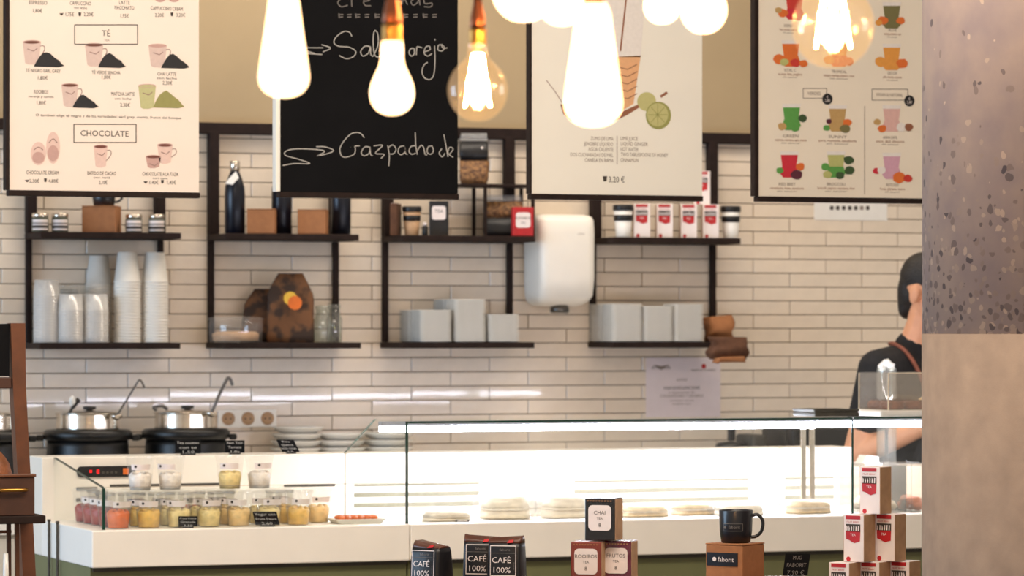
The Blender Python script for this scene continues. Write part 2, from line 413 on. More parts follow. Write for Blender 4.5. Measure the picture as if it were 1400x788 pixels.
# nested cups, upside down
def cup_mesh(r0, r1, h, mat, lip=.002):
    mb = MB(); mb.lathe([(r0-.001, 0), (r0+lip, .001), (r0+lip, .004), (r0, .0052), (r1, h), (r1-.003, h), (r1-.003, h-.004)], mat, 20, caps=False)
    mb.lathe([(r1-.003, h-.004), (0, h-.004)], mat, 20, caps=False); return mb.mesh('paper_cup')
PC = cup_mesh(.0450, .033, .105, 'paper_cup', .0032)
CC = cup_mesh(.0455, .0425, .06, 'milky_cup', .001)
CC2 = cup_mesh(.0455, .037, .10, 'clear_cup')
def cup_stack(me, px, Y, n, pitch, label, group, nm):
    for k in range(n):
        o = bpy.data.objects.new(nm, me); col.objects.link(o); x, y, _ = spot(px, Y, 0)
        o.location = (x+random.uniform(-.0006, .0006), y, ZL+.0004+k*pitch); tag(o, label, 'cup', group)
ya = YW-.13
cup_stack(PC, 174, YW-.17, 21, .0105, 'white paper cup in the tall stack left of the last one', 'paper cups upside down in the left tall stack', 'paper_cup')
cup_stack(PC, 212, YW-.17, 21, .0105, 'white paper cup in the rightmost tall stack on the cup shelf', 'paper cups upside down in the right tall stack', 'paper_cup')
cup_stack(PC, 135, YW-.06, 20, .0105, 'white paper cup in the stack behind the clear cups', 'paper cups upside down in the rear stack', 'paper_cup')
cup_stack(CC, 64, YW-.17, 17, .0098, 'clear plastic cup in the leftmost stack beside the post', 'clear cups in the leftmost stack', 'plastic_cup')
cup_stack(CC, 96, YW-.195, 12, .0098, 'clear plastic cup in the second stack from the left', 'clear cups in the second stack', 'plastic_cup')
cup_stack(CC2, 92, YW-.065, 9, .0125, 'clear plastic cup in the stack behind the front clear cups', 'clear cups in the rear stack', 'plastic_cup')
cup_stack(CC, 130, YW-.195, 12, .0098, 'clear plastic cup in the stack beside the paper cups', 'clear cups in the third stack', 'plastic_cup')

# jars with metal lids
def jar(px, label):
    t = thing('preserve_jar', label, 'jar', spot(px, YW-.2, ZU+.0004), fx(px), group='small preserve jars on the cup shelf')
    MB().lathe([(.026, 0), (.029, .003), (.029, .045), (.026, .05)], 'jar_fill', 20).build('glass_body', t)
    MB().lathe([(.0275, .0505), (.0285, .052), (.0285, .062), (.026, .064)], 'steel', 20).build('lid', t)
    mb = MB(); n = 12
    for z_a, z_b, m_ in ((.006, .042, 'label_white'), (.012, .022, 'ink'), (.027, .031, 'ink')):
        rr_ = .0293 if m_ == 'label_white' else .0297
        ring = [[(rr_*math.sin(a), -rr_*math.cos(a), z) for a in [(-1.1+2.2*i/n) for i in range(n+1)]] for z in (z_a, z_b)]
        for i in range(n): mb.flat([ring[0][i], ring[0][i+1], ring[1][i+1], ring[1][i]], m_)
    mb.build('label_band', t)
jar(55, 'small jar with metal lid at the left end of the cup shelf')
jar(82, 'small jar with metal lid just left of the kraft box and mug')
jar(183, 'small jar with metal lid just right of the kraft box and mug')
jar(214, 'small jar with metal lid at the right end of the cup shelf')

def kraft_box(px, Y, z, wd, h, label, rot=8., nm='kraft_box', lab=None):
    t = thing(nm, label, 'box', spot(px, Y, z), fx(px, rot))
    MB().bbox((-wd/2, -wd/2, 0), (wd/2, wd/2, h-.004), 'kraft', .002).build('carton', t)
    MB().bbox((-wd/2-.0008, -wd/2-.0008, h-.0035), (wd/2+.0008, wd/2+.0008, h), 'kraft', .001).build('lid_flap', t)
    return t
def mug(loc, rz, label, r=.042, h=.08):
    t = thing('mug', label, 'mug', loc, rz)
    MB().lathe([(r*.78, 0), (r*.86, .003), (r*.95, h*.35), (r, h*.98), (r*.985, h), (r*.93, h*.985), (r*.88, h*.3), (r*.7, .006), (0, .006)], 'black_mug', 32).build('cup_body', t)
    pts = spline([(r*.93, 0, h*.82), (r*1.28, 0, h*.86), (r*1.58, 0, h*.66), (r*1.5, 0, h*.36), (r*1.2, 0, h*.2), (r*.9, 0, h*.17)], 5)
    MB().tube(pts, .0042, 'black_mug', 8).build('handle', t)
    return t
kraft_box(139, YW-.15, ZU+.0004, .118, .093, 'kraft cardboard box under the dark mug on the cup shelf', 10)
mug((*spot(142, YW-.15, 0)[:2], ZU+.0938), fx(142)+.0, 'dark mug on a kraft box behind the left menu board')
kraft_box(358, YW-.18, ZU+.0004, .098, .088, 'kraft box beside the steel-capped bottle with a white tag', 4)
kraft_box(428, YW-.18, ZU+.0004, .100, .088, 'kraft box between two dark bottles under the chalkboard', 6)

def bottle(px, Y, label, tagged=False):
    t = thing('steel_bottle', label, 'bottle', spot(px, Y, ZU+.0004), fx(px), group='dark insulated bottles')
    MB().lathe([(.032, 0), (.0355, .004), (.036, .14), (.0345, .165), (.026, .195), (.0175, .215), (.0155, .222)], 'navy', 24).build('flask', t)
    MB().lathe([(.0165, .2225), (.018, .224), (.018, .252), (.0155, .257), (0, .257)], 'steel', 20).build('cap', t)
    if tagged:
        MB().prism([(-.020, -.032, .195), (.004, -.024, .220), (.014, -.024, .197), (-.008, -.035, .172), (-.034, -.035, .176)], (0, -.0012, 0), 'white').build('paper_tag', t)
    return t
bottle(321, YW-.16, 'dark blue bottle with steel cap and white paper tag', True)
bottle(385, YW-.12, 'dark bottle half hidden behind the chalkboard left edge')
bottle(466, YW-.14, 'dark bottle at the right end under the chalkboard')

# lower shelf of the second unit
def flat_bag(px, Y, label, w_, h, d, mat, rot, sticker=False, tilt=0., seed=1):
    t = thing('paper_bag', label, 'bag', spot(px, Y, ZL+.0004), fx(px, rot))
    rings = []
    for (q, kw, kd) in ((0, 1., 1.), (.1, 1.02, 1.02), (.35, 1., .95), (.6, .98, .8), (.7, .97, .62), (.85, .78, .4), (1., .52, .2)):
        ring = rr(w_*kw, d*kd, .012*min(1, kd), h*q, 3, cx=tilt*q*h)
        rings.append([p+Vector((mnoise.noise(p*18+Vector((seed, 0, 0)))*.004, mnoise.noise(p*18+Vector((0, seed, 9)))*.006, 0)) for p in ring])
    MB().loft(rings, mat, True).build('bag_body', t)
    if sticker:
        mb = MB(); mb.lathe([(.024, 0), (.024, .0015)], 'yellow', 20, (.0, -d/2-.006, h*.635), ax=(0, -1, .1))
        mb.build('round_sticker', t)
        mb = MB(); mb.lathe([(.025, 0), (.025, .002)], 'orange', 20, (.016, -d/2-.009, h*.57), ax=(0, -1, .1))
        mb.build('round_sticker', t)
    return t
flat_bag(397, YW-.15, 'brown patterned bag with orange and yellow round stickers', .165, .245, .09, 'camo', 0, True)
flat_bag(353, YW-.07, 'brown bag leaning behind the stickered patterned bag', .13, .19, .06, 'camo', 0, False, .12, 5)
t = thing('cake_dome', 'low clear plastic tub at the left end of the bag shelf', 'container', spot(322, YW-.165, ZL+.0004), fx(322))
MB().lathe([(.09, 0), (.092, .004), (.096, .06), (.093, .075), (.088, .078)], 'clear_cup', 28).build('tub', t)
MB().lathe([(.097, .0785), (.099, .080), (.099, .084), (.08, .090), (0, .092)], 'clear_cup', 28).build('lid', t)
MB().lathe([(.08, .006), (.083, .03), (.07, .038), (0, .04)], 'kraft_pale', 20).build('cake', t)
def glass_jar(px, Y, label, r, h):
    t = thing('glass_jar', label, 'jar', spot(px, Y, ZL+.0004), fx(px))
    MB().lathe([(r*.9, 0), (r, .006), (r, h*.7), (r*.72, h*.85), (r*.7, h)], 'jar_glass', 20).build('glass_body', t)
    MB().lathe([(r*.78, h+.0004), (r*.8, h+.002), (r*.8, h+.014), (0, h+.016)], 'jar_glass', 20).build('stopper', t)
glass_jar(441, YW-.17, 'clear glass jar next to the patterned bag', .032, .115)
glass_jar(457, YW-.09, 'clear glass jar behind another jar by the shelf post', .028, .12)

# upper shelf of the third unit
def tumbler(px, Y, label, band='black_plastic', bodym='white', h=.12, r=.036):
    t = thing('travel_cup', label, 'cup', spot(px, Y, ZU+.0004), fx(px))
    MB().lathe([(r*.72, 0), (r*.75, .003), (r*.96, h*.82)], bodym, 24).build('cup_body', t)
    MB().lathe([(r*1.03, h*.825), (r*1.06, h*.84), (r*1.06, h*.97), (r*.98, h)], 'black_plastic', 24).build('lid', t)
    MB().lathe([(r*.885, h*.5), (r*.945, h*.51), (r*.985, h*.68), (r*.935, h*.69)], band, 24).build('sleeve', t)
    return t
tumbler(563, YW-.15, 'dark-lidded travel cup with pale base under the chalkboard corner', bodym='kraft_pale', h=.105, r=.033)
t = thing('book', 'thin brown book standing at the left end of the tea shelf', 'book', spot(541, YW-.13, ZU+.0004), fx(541, 10))
MB().bbox((-.012, -.05, 0), (.012, .05, .115), 'kraft_dark', .002).build('cover', t)
MB().box((-.009, -.0485, .1151), (.009, .048, .1155), 'label_white').build('pages', t)
def label_box(px, Y, z, w_, d, h, bm_, lm_, label, rot, nm='tea_box', lw=.7, lh=.5, lc=.55, txt=None, group=None):
    t = thing(nm, label, 'box', spot(px, Y, z), fx(px, rot), group=group)
    MB().bbox((-w_/2, -d/2, 0), (w_/2, d/2, h), bm_, .0025).build('carton', t)
    pts = rr(w_*lw, h*lh, .18*w_*lw, 0, 3)
    MB().prism([(p.x, -d/2-.0004, h*lc+p.y) for p in pts], (0, -.0008, 0), lm_).build('paper_label', t)
    if txt:
        mb = MB()
        for s_, k, sz in txt: put_text(mb, s_, Vector((0, -d/2-.0016, h*k)), sz, 'ink')
        mb.build('lettering', t)
    return t
label_box(600, YW-.15, ZU+.0004, .07, .05, .125, 'bag_black', 'label_white', 'black tea carton with white label under the chalkboard', 0, lw=.72, lh=.4, lc=.66, txt=(('TEA', .66, .012),))
t = thing('spice_bottle', 'tiny black bottle with pale cap on the tea shelf', 'bottle', spot(581, YW-.19, ZU+.0004), 0)
MB().lathe([(.010, 0), (.011, .002), (.011, .03), (.006, .036)], 'black_plastic', 14).build('bottle_body', t)
MB().lathe([(.007, .0364), (.007, .046), (0, .047)], 'label_white', 14).build('cap', t)
label_box(714, YW-.205, ZU+.0004, .076, .06, .105, 'red', 'label_white', 'red tea box with white label beside the hand dryer', -6, lw=.7, lh=.52, lc=.55, txt=(('ROOIBOS', .58, .009), ('TEA', .42, .007)))
# small raised stand with clear bags of nuts
ZR = P(690, 252, YW-.14).z
t = thing('raised_stand', 'small dark raised stand on the tea shelf', 'stand', spot(678, YW-.11, ZU+.0004), 0)
MB().bbox((-.15, -.055, ZR-ZU-.012), (.135, .075, ZR-ZU-.0005), 'dark_wood').build('top_plate', t)
for X in (-.06, .125):
    for Yk in (-.05, .07): MB().box((X-.006, Yk-.004, 0), (X+.006, Yk+.004, ZR-ZU-.0124), 'dark_wood').build('leg', t)
def nut_bag(px, Y, z, w_, h, label, low):
    t = thing('nut_bag', label, 'bag', spot(px, Y, z), fx(px))
    def ring(q, kw, kd, z_): return [p+Vector((mnoise.noise(p*30)*.003, mnoise.noise(p*30+Vector((4, 4, 4)))*.004, 0)) for p in rr(w_*kw, .055*kd, .012*kd, z_, 3)]
    a, b = (('bag_black', 'nuts') if low else ('nuts', 'bag_black'))
    MB().loft([ring(0, .9, .9, 0), ring(0, 1, 1, h*.1), ring(0, 1, 1, h*.45)], a, True).build('lower_wrap' if low else 'nut_filling', t)
    MB().loft([ring(0, .98, .98, h*.452), ring(0, 1, 1, h*.6), ring(0, .95, .7, h*.84)], b, True).build('nut_filling' if low else 'upper_wrap', t)
    MB().loft([ring(0, .95, .68, h*.842), ring(0, .9, .2, h*.96), ring(0, .9, .1, h)], 'film', True).build('cellophane_top', t)
    mb = MB(); mb.lathe([(.004, 0), (.004, .001)], 'label_white', 10, (w_*.28, -.0335, h*(.18 if low else .7)), ax=(0, -1, 0)); mb.build('paper_dot', t)
nut_bag(688, YW-.11, ZU+.0004, .145, .152, 'clear bag of brown nuts with black base under the raised stand', True)
nut_bag(648, YW-.12, ZR, .105, .185, 'clear bag with dark top and golden nuts on the raised stand', False)

# upper shelf of the fourth unit
tumbler(852, YW-.17, 'white travel cup with black lid left of the strawberry tea boxes')
tumbler(999, YW-.17, 'white travel cup with black lid at the shelf right end')
def berry_box(px, Y, z, label, rot=-8., s=1., rz=None):
    """upright white carton with a red top band, a dark picture strip and a red berry patch"""
    w_, h = .057*s, .117*s
    t = thing('berry_tea_box', label, 'box', spot(px, Y, z), fx(px, rot) if rz is None else rz, group='white and red berry tea boxes')
    mb = MB().bbox((-w_/2, -w_/2, 0), (w_/2, w_/2, h), 'label_white', .0015)
    mb.build('carton', t)
    mb = MB()
    for sgn in (1, -1): mb.box((sgn*w_/2 if sgn > 0 else -w_/2-.0006, -w_/2+.001, .001), (w_/2+.0006 if sgn > 0 else -w_/2, w_/2-.001, h-.001), 'kraft_pale')
    mb.build('kraft_side', t)
    y_ = -w_/2-.0006
    def q(pts, m_, k=0): return MB().prism([((a-.5)*w_, y_-k*.0004, b*h) for a, b in pts], (0, -.0004, 0), m_)
    q([(.12, .90), (.84, .90), (.84, .98), (.12, .98)], 'red').build('top_band', t)
    q([(.12, .64), (.84, .64), (.84, .80), (.12, .80)], 'ink').build('picture_strip', t)
    mb = MB()
    for i in range(6):
        a = .15+i*.115; mb.prism([((a-.5)*w_, y_-.0008, .66*h), ((a-.5+.05)*w_, y_-.0008, .66*h), ((a-.5+.06)*w_, y_-.0008, (.70+.07*random.random())*h), ((a-.5+.01)*w_, y_-.0008, .77*h)], (0, -.0003, 0), 'label_white')
    mb.build('picture_marks', t)
    q([(.14, .48), (.3, .46), (.4, .43), (.56, .40), (.66, .42), (.82, .44), (.84, .655), (.12, .655)], 'red').build('berry_patch', t)
    mb = MB(); put_text(mb, 'TEA', Vector((-.02*w_, y_-.0012, .55*h)), .006*s, 'label_white'); put_text(mb, 'FRUIT BERRY', Vector((-.02*w_, y_-.0012, .83*h)), .004*s, 'red', width=w_*.62); mb.build('lettering', t)
    MB().lathe([(.006*s, 0), (.006*s, .0005)], 'red', 12, (-.25*w_, y_, .06*h), ax=(0, -1, 0)).build('seal_mark', t)
    return t
for px, lab in ((877, 'white and red tea box nearest the left travel cup'), (908, 'second white and red tea box from the left travel cup'),
                (941, 'third white and red tea box from the left travel cup'), (971, 'white and red tea box nearest the right travel cup')):
    berry_box(px, YW-.17, ZU+.0004, lab, -4, 1.06)
berry_box(959, YW-.14, ZU+.1252, 'white and red tea box lying above the others beside the drink poster', -4, 1.06)

# square plates in stacks
def plate_mesh(a):
    mb = MB(); r = .014
    mb.loft([rr(a*.86, a*.86, r*.8, 0, 2), rr(a*.965, a*.965, r, .0030, 2), rr(a, a, r, .0042, 2), rr(a, a, r, .0074, 2), rr(a*.95, a*.95, r*.9, .0074, 2), rr(a*.80, a*.80, r*.6, .0045, 2)], 'porcelain')
    return mb.mesh('square_plate')
SP = plate_mesh(.122)
def plate_stack(px, Yc, n, label, group):
    p = P(px, 400, YW-.245)
    for k in range(n):
        o = bpy.data.objects.new('square_plate', SP); col.objects.link(o)
        o.location = (p.x+random.uniform(-.0012, .0012), Yc+random.uniform(-.001, .001), ZL+.0004+k*.0077); o.rotation_euler = (0, 0, random.uniform(-.012, .012))
        tag(o, label, 'plate', group)
yf, yb = YW-.184, YW-.061
for px, nf, nb, nm in ((597, 15, 15, 'lower left'), (644, 20, 20, 'tallest middle'), (690, 13, 0, 'lowest right')):
    plate_stack(px, yf, nf, 'square white plate in the %s stack left of the dryer' % nm, 'plates in the %s front stack' % nm)
    if nb: plate_stack(px, yb, nb, 'square white plate behind the %s stack left of the dryer' % nm, 'plates in the %s rear stack' % nm)
for px, nf, nb, nm in ((859, 18, 18, 'leftmost'), (901, 17, 0, 'middle'), (943, 18, 0, 'rightmost')):
    plate_stack(px, yf, nf, 'square white plate in the %s stack right of the dryer' % nm, 'plates in the %s stack right of the dryer' % nm)
    if nb: plate_stack(px, yb, nb, 'square white plate behind the %s stack right of the dryer' % nm, 'plates in the rear stack right of the dryer')

# crumpled paper bags on the end of the last shelf
def crumple(name, px0, px1, py0, py1, Y, d, mat, label, seed):
    a, b = P(px0, py1, Y), P(px1, py0, Y); w_, h = b.x-a.x, b.z-a.z
    t = thing(name, label, 'bag', ((a.x+b.x)/2, Y, a.z))
    rings = []
    for i in range(9):
        q = i/8; kd = math.sin(PI*(.12+.76*q))*.9+.1
        rings.append([p+Vector((mnoise.noise(p*26+Vector((seed, i*.1, 0)))*.016, mnoise.noise(p*26+Vector((0, seed, 7)))*.02, mnoise.noise(p*20+Vector((seed, 3, 7)))*.012)) for p in rr(w_*(.92+.08*math.sin(q*9+seed)), d*kd, .02*kd, h*q, 5)])
    MB().loft(rings, mat, True).build('bag_body', t)
    return t
crumple('kraft_bag', 965, 1000, 433, 466, YW-.16, .09, 'kraft', 'tan paper bag on the shelf end beside the plates', 2)
t = crumple('paper_bundle', 968, 1023, 461, 491, YW-.31, .07, 'kraft_dark', 'dark brown crumpled paper bundle hanging off the shelf end', 5)
mb = MB(); rings = []
for i in range(5):
    q = i/4; rings.append([p+Vector((0, mnoise.noise(p*40)*.012, mnoise.noise(p*60+Vector((5, 1, 2)))*.014)) for p in rr(.128-.01*q, .05, .02, -.014+.02*q, 6, cy=-.012)])
mb.loft(rings, 'kraft', True)
mb.build('frayed_edge', t)

# hand dryer
s = S(768, YW-.2); xa_, xb_ = P(712, 400, YW).x, P(815, 400, YW-.2).x
zt, zb = P(768, 293, YW-.2).z, P(768, 419, YW-.2).z
t = thing('hand_dryer', 'white wall-mounted electric hand dryer between two shelves', 'hand dryer', ((xa_+xb_)/2, YW, zb))
wd, hh = xb_-xa_, zt-zb
rings = []
for (q, kw, kd) in ((0, .62, .55), (.02, .78, .72), (.06, .92, .86), (.12, .98, .95), (.3, 1, 1), (.8, 1, 1), (.93, .99, .98), (.97, .96, .94), (.99, .90, .88), (1., .78, .78)):
    D = .205*kd; rings.append(rr(wd*kw, D, min(.035, .45*D), hh*q, 5, cy=-.006-D/2))
MB().loft(rings, 'white_lam', True).build('housing', t)
MB().lathe([(.034, -.022), (.036, -.02), (.033, .004)], 'steel_dark', 20, (.0, -.11, 0)).build('nozzle', t)
MB().lathe([(.027, -.0235), (.027, -.0222)], 'black_plastic', 20, (.0, -.11, 0)).build('outlet', t)
mb = MB(); put_text(mb, 'saniflow', Vector((.045, -.2122, hh*.78)), .006, 'ink_grey'); mb.build('lettering', t)

# notice on the wall, small paper under the right menu board
def paper(name, px0, py0, px1, py1, label, lines, mat='lilac_paper'):
    a, b = P(px0, py1, YW), P(px1, py0, YW); c = (a+b)/2
    t = thing(name, label, 'notice', (c.x, YW-.006, a.z))
    w_, h = b.x-a.x, b.z-a.z
    MB().box((-w_/2, -.0012, 0), (w_/2, -.0002, h), mat).build('sheet', t)
    mb = MB()
    for (tx, px, py, hp, wpx, mt) in lines:
        p = P(px, py, YW); put_text(mb, tx, Vector((p.x-c.x, -.0016, p.z-a.z)), hp/S(px, YW), mt, width=wpx/(S(px, YW)*.93))
    if lines: mb.build('lettering', t)
    return t, c, a
t, c, a = paper('wall_notice', 882, 489, 984, 571, 'printed paper notice taped to the tiles under the plates', (
    ('HOTEL GARDEN', 903, 505, 4, 26, 'ink'), ('GRUPO EL COCINERO', 961, 507.5, 2.5, 34, 'ink'), ('AVISO', 931, 521.5, 4, 15, 'ink_grey'),
    ('HOJAS DE RECLAMACIONES', 931, 532.5, 4, 50, 'ink'), ('a disposicion de', 931, 538, 3, 36, 'ink_grey'),
    ('CONSUMIDORES Y USUARIOS', 931, 543.5, 4, 60, 'ink_grey'), ('complaint forms', 931, 549, 2.5, 33, 'ink_grey'), ('available here', 931, 553.5, 2.5, 26, 'ink_grey')))
p = P(961, 501, YW); MB().lathe([(.009, 0), (.009, .0008)], 'red', 16, (p.x-c.x, -.0013, p.z-a.z), ax=(0, -1, 0)).build('red_mark', t)
mb = MB(); p = P(903, 502, YW); q = Vector((p.x-c.x, -.0018, p.z-a.z))
mb.flat([q+Vector((-.034, 0, .009)), q+Vector((0, 0, -.012)), q+Vector((.034, 0, .009)), q+Vector((0, 0, .003))], 'ink_grey'); mb.build('wing_mark', t)
t, c, a = paper('allergen_strip', 1112, 268, 1212, 301, 'pale paper strip with round dark icons under the fruit drink board', (), 'white')
mb = MB()
for i in range(7):
    p = P(1136+i*8.2, 284.5, YW); mb.lathe([(.0085, 0), (.0085, .0006)], 'ink' if i not in (5,) else 'ink_grey', 12, (p.x-c.x, -.0013, p.z-a.z), ax=(0, -1, 0))
mb.build('icon_row', t)

# wall sockets
a, b = P(297, 585, YW), P(377, 560, YW)
t = thing('socket_panel', 'cream triple wall socket right of the soup kettles', 'socket', ((a.x+b.x)/2, YW-.005, a.z))
w_, h = b.x-a.x, b.z-a.z
MB().bbox((-w_/2, -.010, 0), (w_/2, 0, h), 'white_lam', .003).build('face_plate', t)
for i in (-1, 0, 1):
    cxx = i*w_*.335
    o = MB().lathe([(.022, -.001), (.024, .0015), (.0195, .0015), (.0185, -.0004), (0, -.0004)], 'kraft_pale', 24, (cxx, -.0112, h*.5), ax=(0, -1, 0)).build('socket', t)
    mb = MB()
    for sgn in (-1, 1): mb.lathe([(.003, 0), (.003, .001)], 'black_plastic', 10, (cxx+sgn*.009, -.0112, h*.5), ax=(0, -1, 0))
    mb.build('pin_hole', o)

# ================================================================ BACK COUNTER AND WHAT STANDS ON IT
ZC = .92
t = thing('back_counter', 'white worktop along the tiled wall behind the display case', 'counter', (4.6, YW-.32, 0))
MB().box((-2.6, -.28, 0), (2.9, .309, ZC-.041), 'riser_beige').build('cabinet_base', t)
MB().bbox((-2.62, -.31, ZC-.04), (2.92, .312, ZC), 'white_lam').build('worktop', t)
def kettle(px, label, ladle=None, tongs=None, swing=0.):
    Y = YW-.30
    t = thing('soup_kettle', label, 'kettle', spot(px, Y, ZC+.0004), fx(px), group='black soup kettles on the back counter')
    zr = 1.212-ZC
    MB().lathe([(.150, 0), (.158, .006), (.158, .03), (.150, .05), (.140, zr-.05), (.138, zr-.03)], 'kettle_black', 32).build('kettle_body', t)
    MB().lathe([(.139, zr-.0296), (.152, zr-.026), (.153, zr-.004), (.143, zr+.006), (.112, zr+.008)], 'kettle_black', 32).build('rim', t)
    for sg in (-1, 1): MB().bbox((sg*.163-.014, -.03, zr-.032), (sg*.163+.014, .03, zr-.012), 'kettle_black', .006).build('side_handle', t)
    MB().lathe([(.106, zr+.0084), (.108, zr+.010), (.108, zr+.012), (.108, zr+.030), (.108, zr+.058), (.108, zr+.060), (.1115, zr+.0605), (.1115, zr+.064), (.111, zr+.0645), (.06, zr+.071), (0, zr+.072)], 'steel', 48).build('steel_pot', t)
    MB().lathe([(.012, zr+.0715), (.012, zr+.075), (.022, zr+.076), (.022, zr+.086), (0, zr+.087)], 'black_plastic', 16, (.006, 0, 0)).build('lid_knob', t)
    MB().lathe([(.016, 0), (.016, .006)], 'steel_dark', 14, (.02, -.157, .06), ax=(0, -1, 0)).build('dial', t)
    return t, Y, zr
def along(t, px, py, Y):
    return t.matrix_basis.inverted() @ P(px, py, Y)
def loose(name, label, cat, pts, r, mat, extra=None):
    base = min(pts, key=lambda p: p.z); t = thing(name, label, cat, base)
    MB().tube([p-base for p in pts], r, mat, 8).build('handle', t)
    if extra: extra(t, base)
kt, Y, zr = kettle(120, 'black soup kettle with a ladle, second from the left')
kt2, Y, zr = kettle(254, 'black soup kettle with a ladle, nearest the sockets')
kettle(-22, 'black soup kettle half hidden behind the wooden stand at left')
def bowl(t, base): MB().lathe([(.004, -.012), (.018, -.004), (.022, .006), (.020, .006), (.0, -.006)], 'steel', 14, (0, 0, .0)).build('bowl', t)
loose('ladle', 'steel ladle hooked over the left soup kettle rim', 'ladle', spline([P(159, 570, Y-.118), P(174, 546, Y-.118), P(188, 523, Y-.118), P(191, 520, Y-.118), P(194, 523, Y-.118), P(198, 531, Y-.118)], 4), .0033, 'steel_dark', bowl)
loose('ladle', 'dark ladle standing in the soup kettle nearest the sockets', 'ladle', spline([P(289, 566, Y-.118), P(299, 542, Y-.118), P(309, 521, Y-.118), P(312, 517, Y-.118), P(315, 519, Y-.118), P(318, 527, Y-.118)], 4), .0055, 'steel_dark', bowl)
def clip(t, base): MB().ball((.012, -.004, .045), (.012, .008, .018), 'porcelain', 10, 7, .3, 3).build('cloth_knot', t)
loose('tongs', 'black tongs with pale grip on the left kettle lid', 'tongs', spline([P(94, 567, Y-.06), P(100, 556, Y-.06), P(108, 546, Y-.06)], 4), [.005]*4+[.009]*5, 'black_plastic', clip)
loose('tongs', 'short dark tongs on the right kettle lid', 'tongs', spline([P(229, 560, Y-.06), P(222, 555, Y-.06), P(210, 557, Y-.06), P(214, 561, Y-.06)], 4), .006, 'steel_dark')

# stacks of round bowls on the back counter
mb = MB(); mb.lathe([(.055, 0), (.062, .002), (.082, .012), (.088, .020), (.092, .0215), (.092, .0245), (.086, .0245), (.080, .016), (.05, .006), (0, .006)], 'porcelain', 28)
BM = mb.mesh('round_bowl')
for px, Y, n, nm in ((402, YW-.17, 12, 'stack beside the wall sockets'), (466, YW-.17, 11, 'stack left of the hood glass'), (530, YW-.17, 11, 'stack seen through the hood glass')):
    x, y, _ = spot(px, Y, 0); acc = 0
    for k in range(n):
        o = bpy.data.objects.new('round_bowl', BM); col.objects.link(o)
        o.location = (x+random.uniform(-.003, .003)+(.0012*k if px == 402 else 0), y+random.uniform(-.003, .003), ZC+.0004+k*.0248); o.rotation_euler = (0, 0, k)
        tag(o, 'round white bowl in the '+nm, 'bowl', 'round bowls, '+nm)

# contact grill and pan on the back counter
t = thing('contact_grill', 'dark countertop grill with arched handle behind the hood glass', 'grill', spot(1122, YW-.27, ZC+.0004), 0)
MB().bbox((-.19, -.15, 0), (.19, .15, .17), 'steel_dark', .01).build('body', t)
MB().bbox((-.18, -.14, .171), (.18, .14, .20), 'slot', .006).build('lower_plate', t)
MB().bbox((-.18, -.14, .206), (.18, .14, .28), 'kettle_black', .012).build('upper_plate', t)
MB().tube(spline([(-.20, -.13, .22), (-.225, -.17, .27), (-.19, -.19, .305), (-.155, -.17, .27), (-.15, -.135, .24)], 5), .008, 'black_plastic').build('arched_handle', t)
t = thing('counter_press', 'dark appliance with upright handle behind the hood glass', 'appliance', spot(1003, YW-.24, ZC+.0004), 0)
MB().bbox((-.07, -.08, 0), (.11, .1, .2), 'steel_dark', .01).build('body', t)
MB().lathe([(.055, .201), (.06, .21), (.05, .225), (.0, .23)], 'kettle_black', 20, (-.01, 0, 0)).build('plate', t)
MB().bbox((-.022, -.012, .231), (.004, .012, .305), 'black_plastic', .005).build('upright_handle', t)
MB().bbox((.045, -.07, .2005), (.105, .09, .255), 'slot', .012).build('motor_block', t)

# ================================================================ DISPLAY CASE
YF = 9.95
XE = P(125.8, 750, YF).x; YR = Yfor(57, XE); YRB = Yfor(40, XE)
ZB0, ZD, ZT = .898, 1.003, 1.188
XA, XB, XC = P(472, 650, YR).x, P(1066, 650, YR).x, P(1400, 650, YR).x
HX = P(558, 650, YF+.02).x                           # left end of the glass hood
ZH = P(558, 576.5, YF+.02).z; YH = Yfor(515, HX)     # top of the hood, rear edge of its top pane
def slots(t, x_a, x_b, ox, mat='slot_lit'):
    for py, hz in ((663.5, .006), (677, .012), (691, .012)):
        z = P(500, py, YR).z
        MB().bbox((x_a-ox, YR-YF-.0025, z-hz/2), (x_b-ox, YR-YF-.0002, z+hz/2), mat, .001).build('vent_slot', t)
ZT2 = P(1200, 638, YR).z
def case_unit(name, label, x_a, x_b, rm, low=None):
    ox = (x_a+x_b)/2
    t = thing(name, label, 'display case', (ox, YF, 0))
    a, b = x_a-ox, x_b-ox
    MB().box((a+.004, .035, 0), (b, YRB-YF-.01, ZB0-.0006), 'olive').build('base_panel', t)
    MB().bbox((a, 0, ZB0), (b-.0008, YR-YF+.0, ZD), 'white_lam', .004).build('front_band', t)
    k = b if low is None else low-ox
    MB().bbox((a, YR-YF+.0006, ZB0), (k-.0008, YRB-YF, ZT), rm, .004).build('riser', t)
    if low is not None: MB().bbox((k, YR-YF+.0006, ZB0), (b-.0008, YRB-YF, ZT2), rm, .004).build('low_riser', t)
    MB().box((a+.01, .028, ZB0-.012), (b, .0345, ZB0-.0007), 'slot').build('painted_shade_strip', t)  # dark strip painted in as the shade under the front band
    return t, ox
cu, ox = case_unit('display_case', 'low open white display case of fruit cups at the left end', XE, XA, 'riser_white')
XG = P(143, 700, YF+.025).x                           # end glass of the open unit
zg1 = P(143, 668, YF+.025).z
MB().box((XG-ox+.0004, .025, ZD+.0004), (HX-ox-.008, .031, zg1), 'case_glass').build('front_glass', cu)
MB().prism([(XG-ox-.006, .031, ZD+.0004), (XG-ox-.006, YR-YF-.001, ZD+.0004), (XG-ox-.006, YR-YF-.001, ZT-.004), (XG-ox-.006, .031, zg1)], (.006, 0, 0), 'case_glass').build('end_glass', cu)
MB().box((XG-ox-.007, .0225, ZD+.0004), (XG-ox+.001, .0309, zg1), 'glass_edge').build('glass_edge', cu)
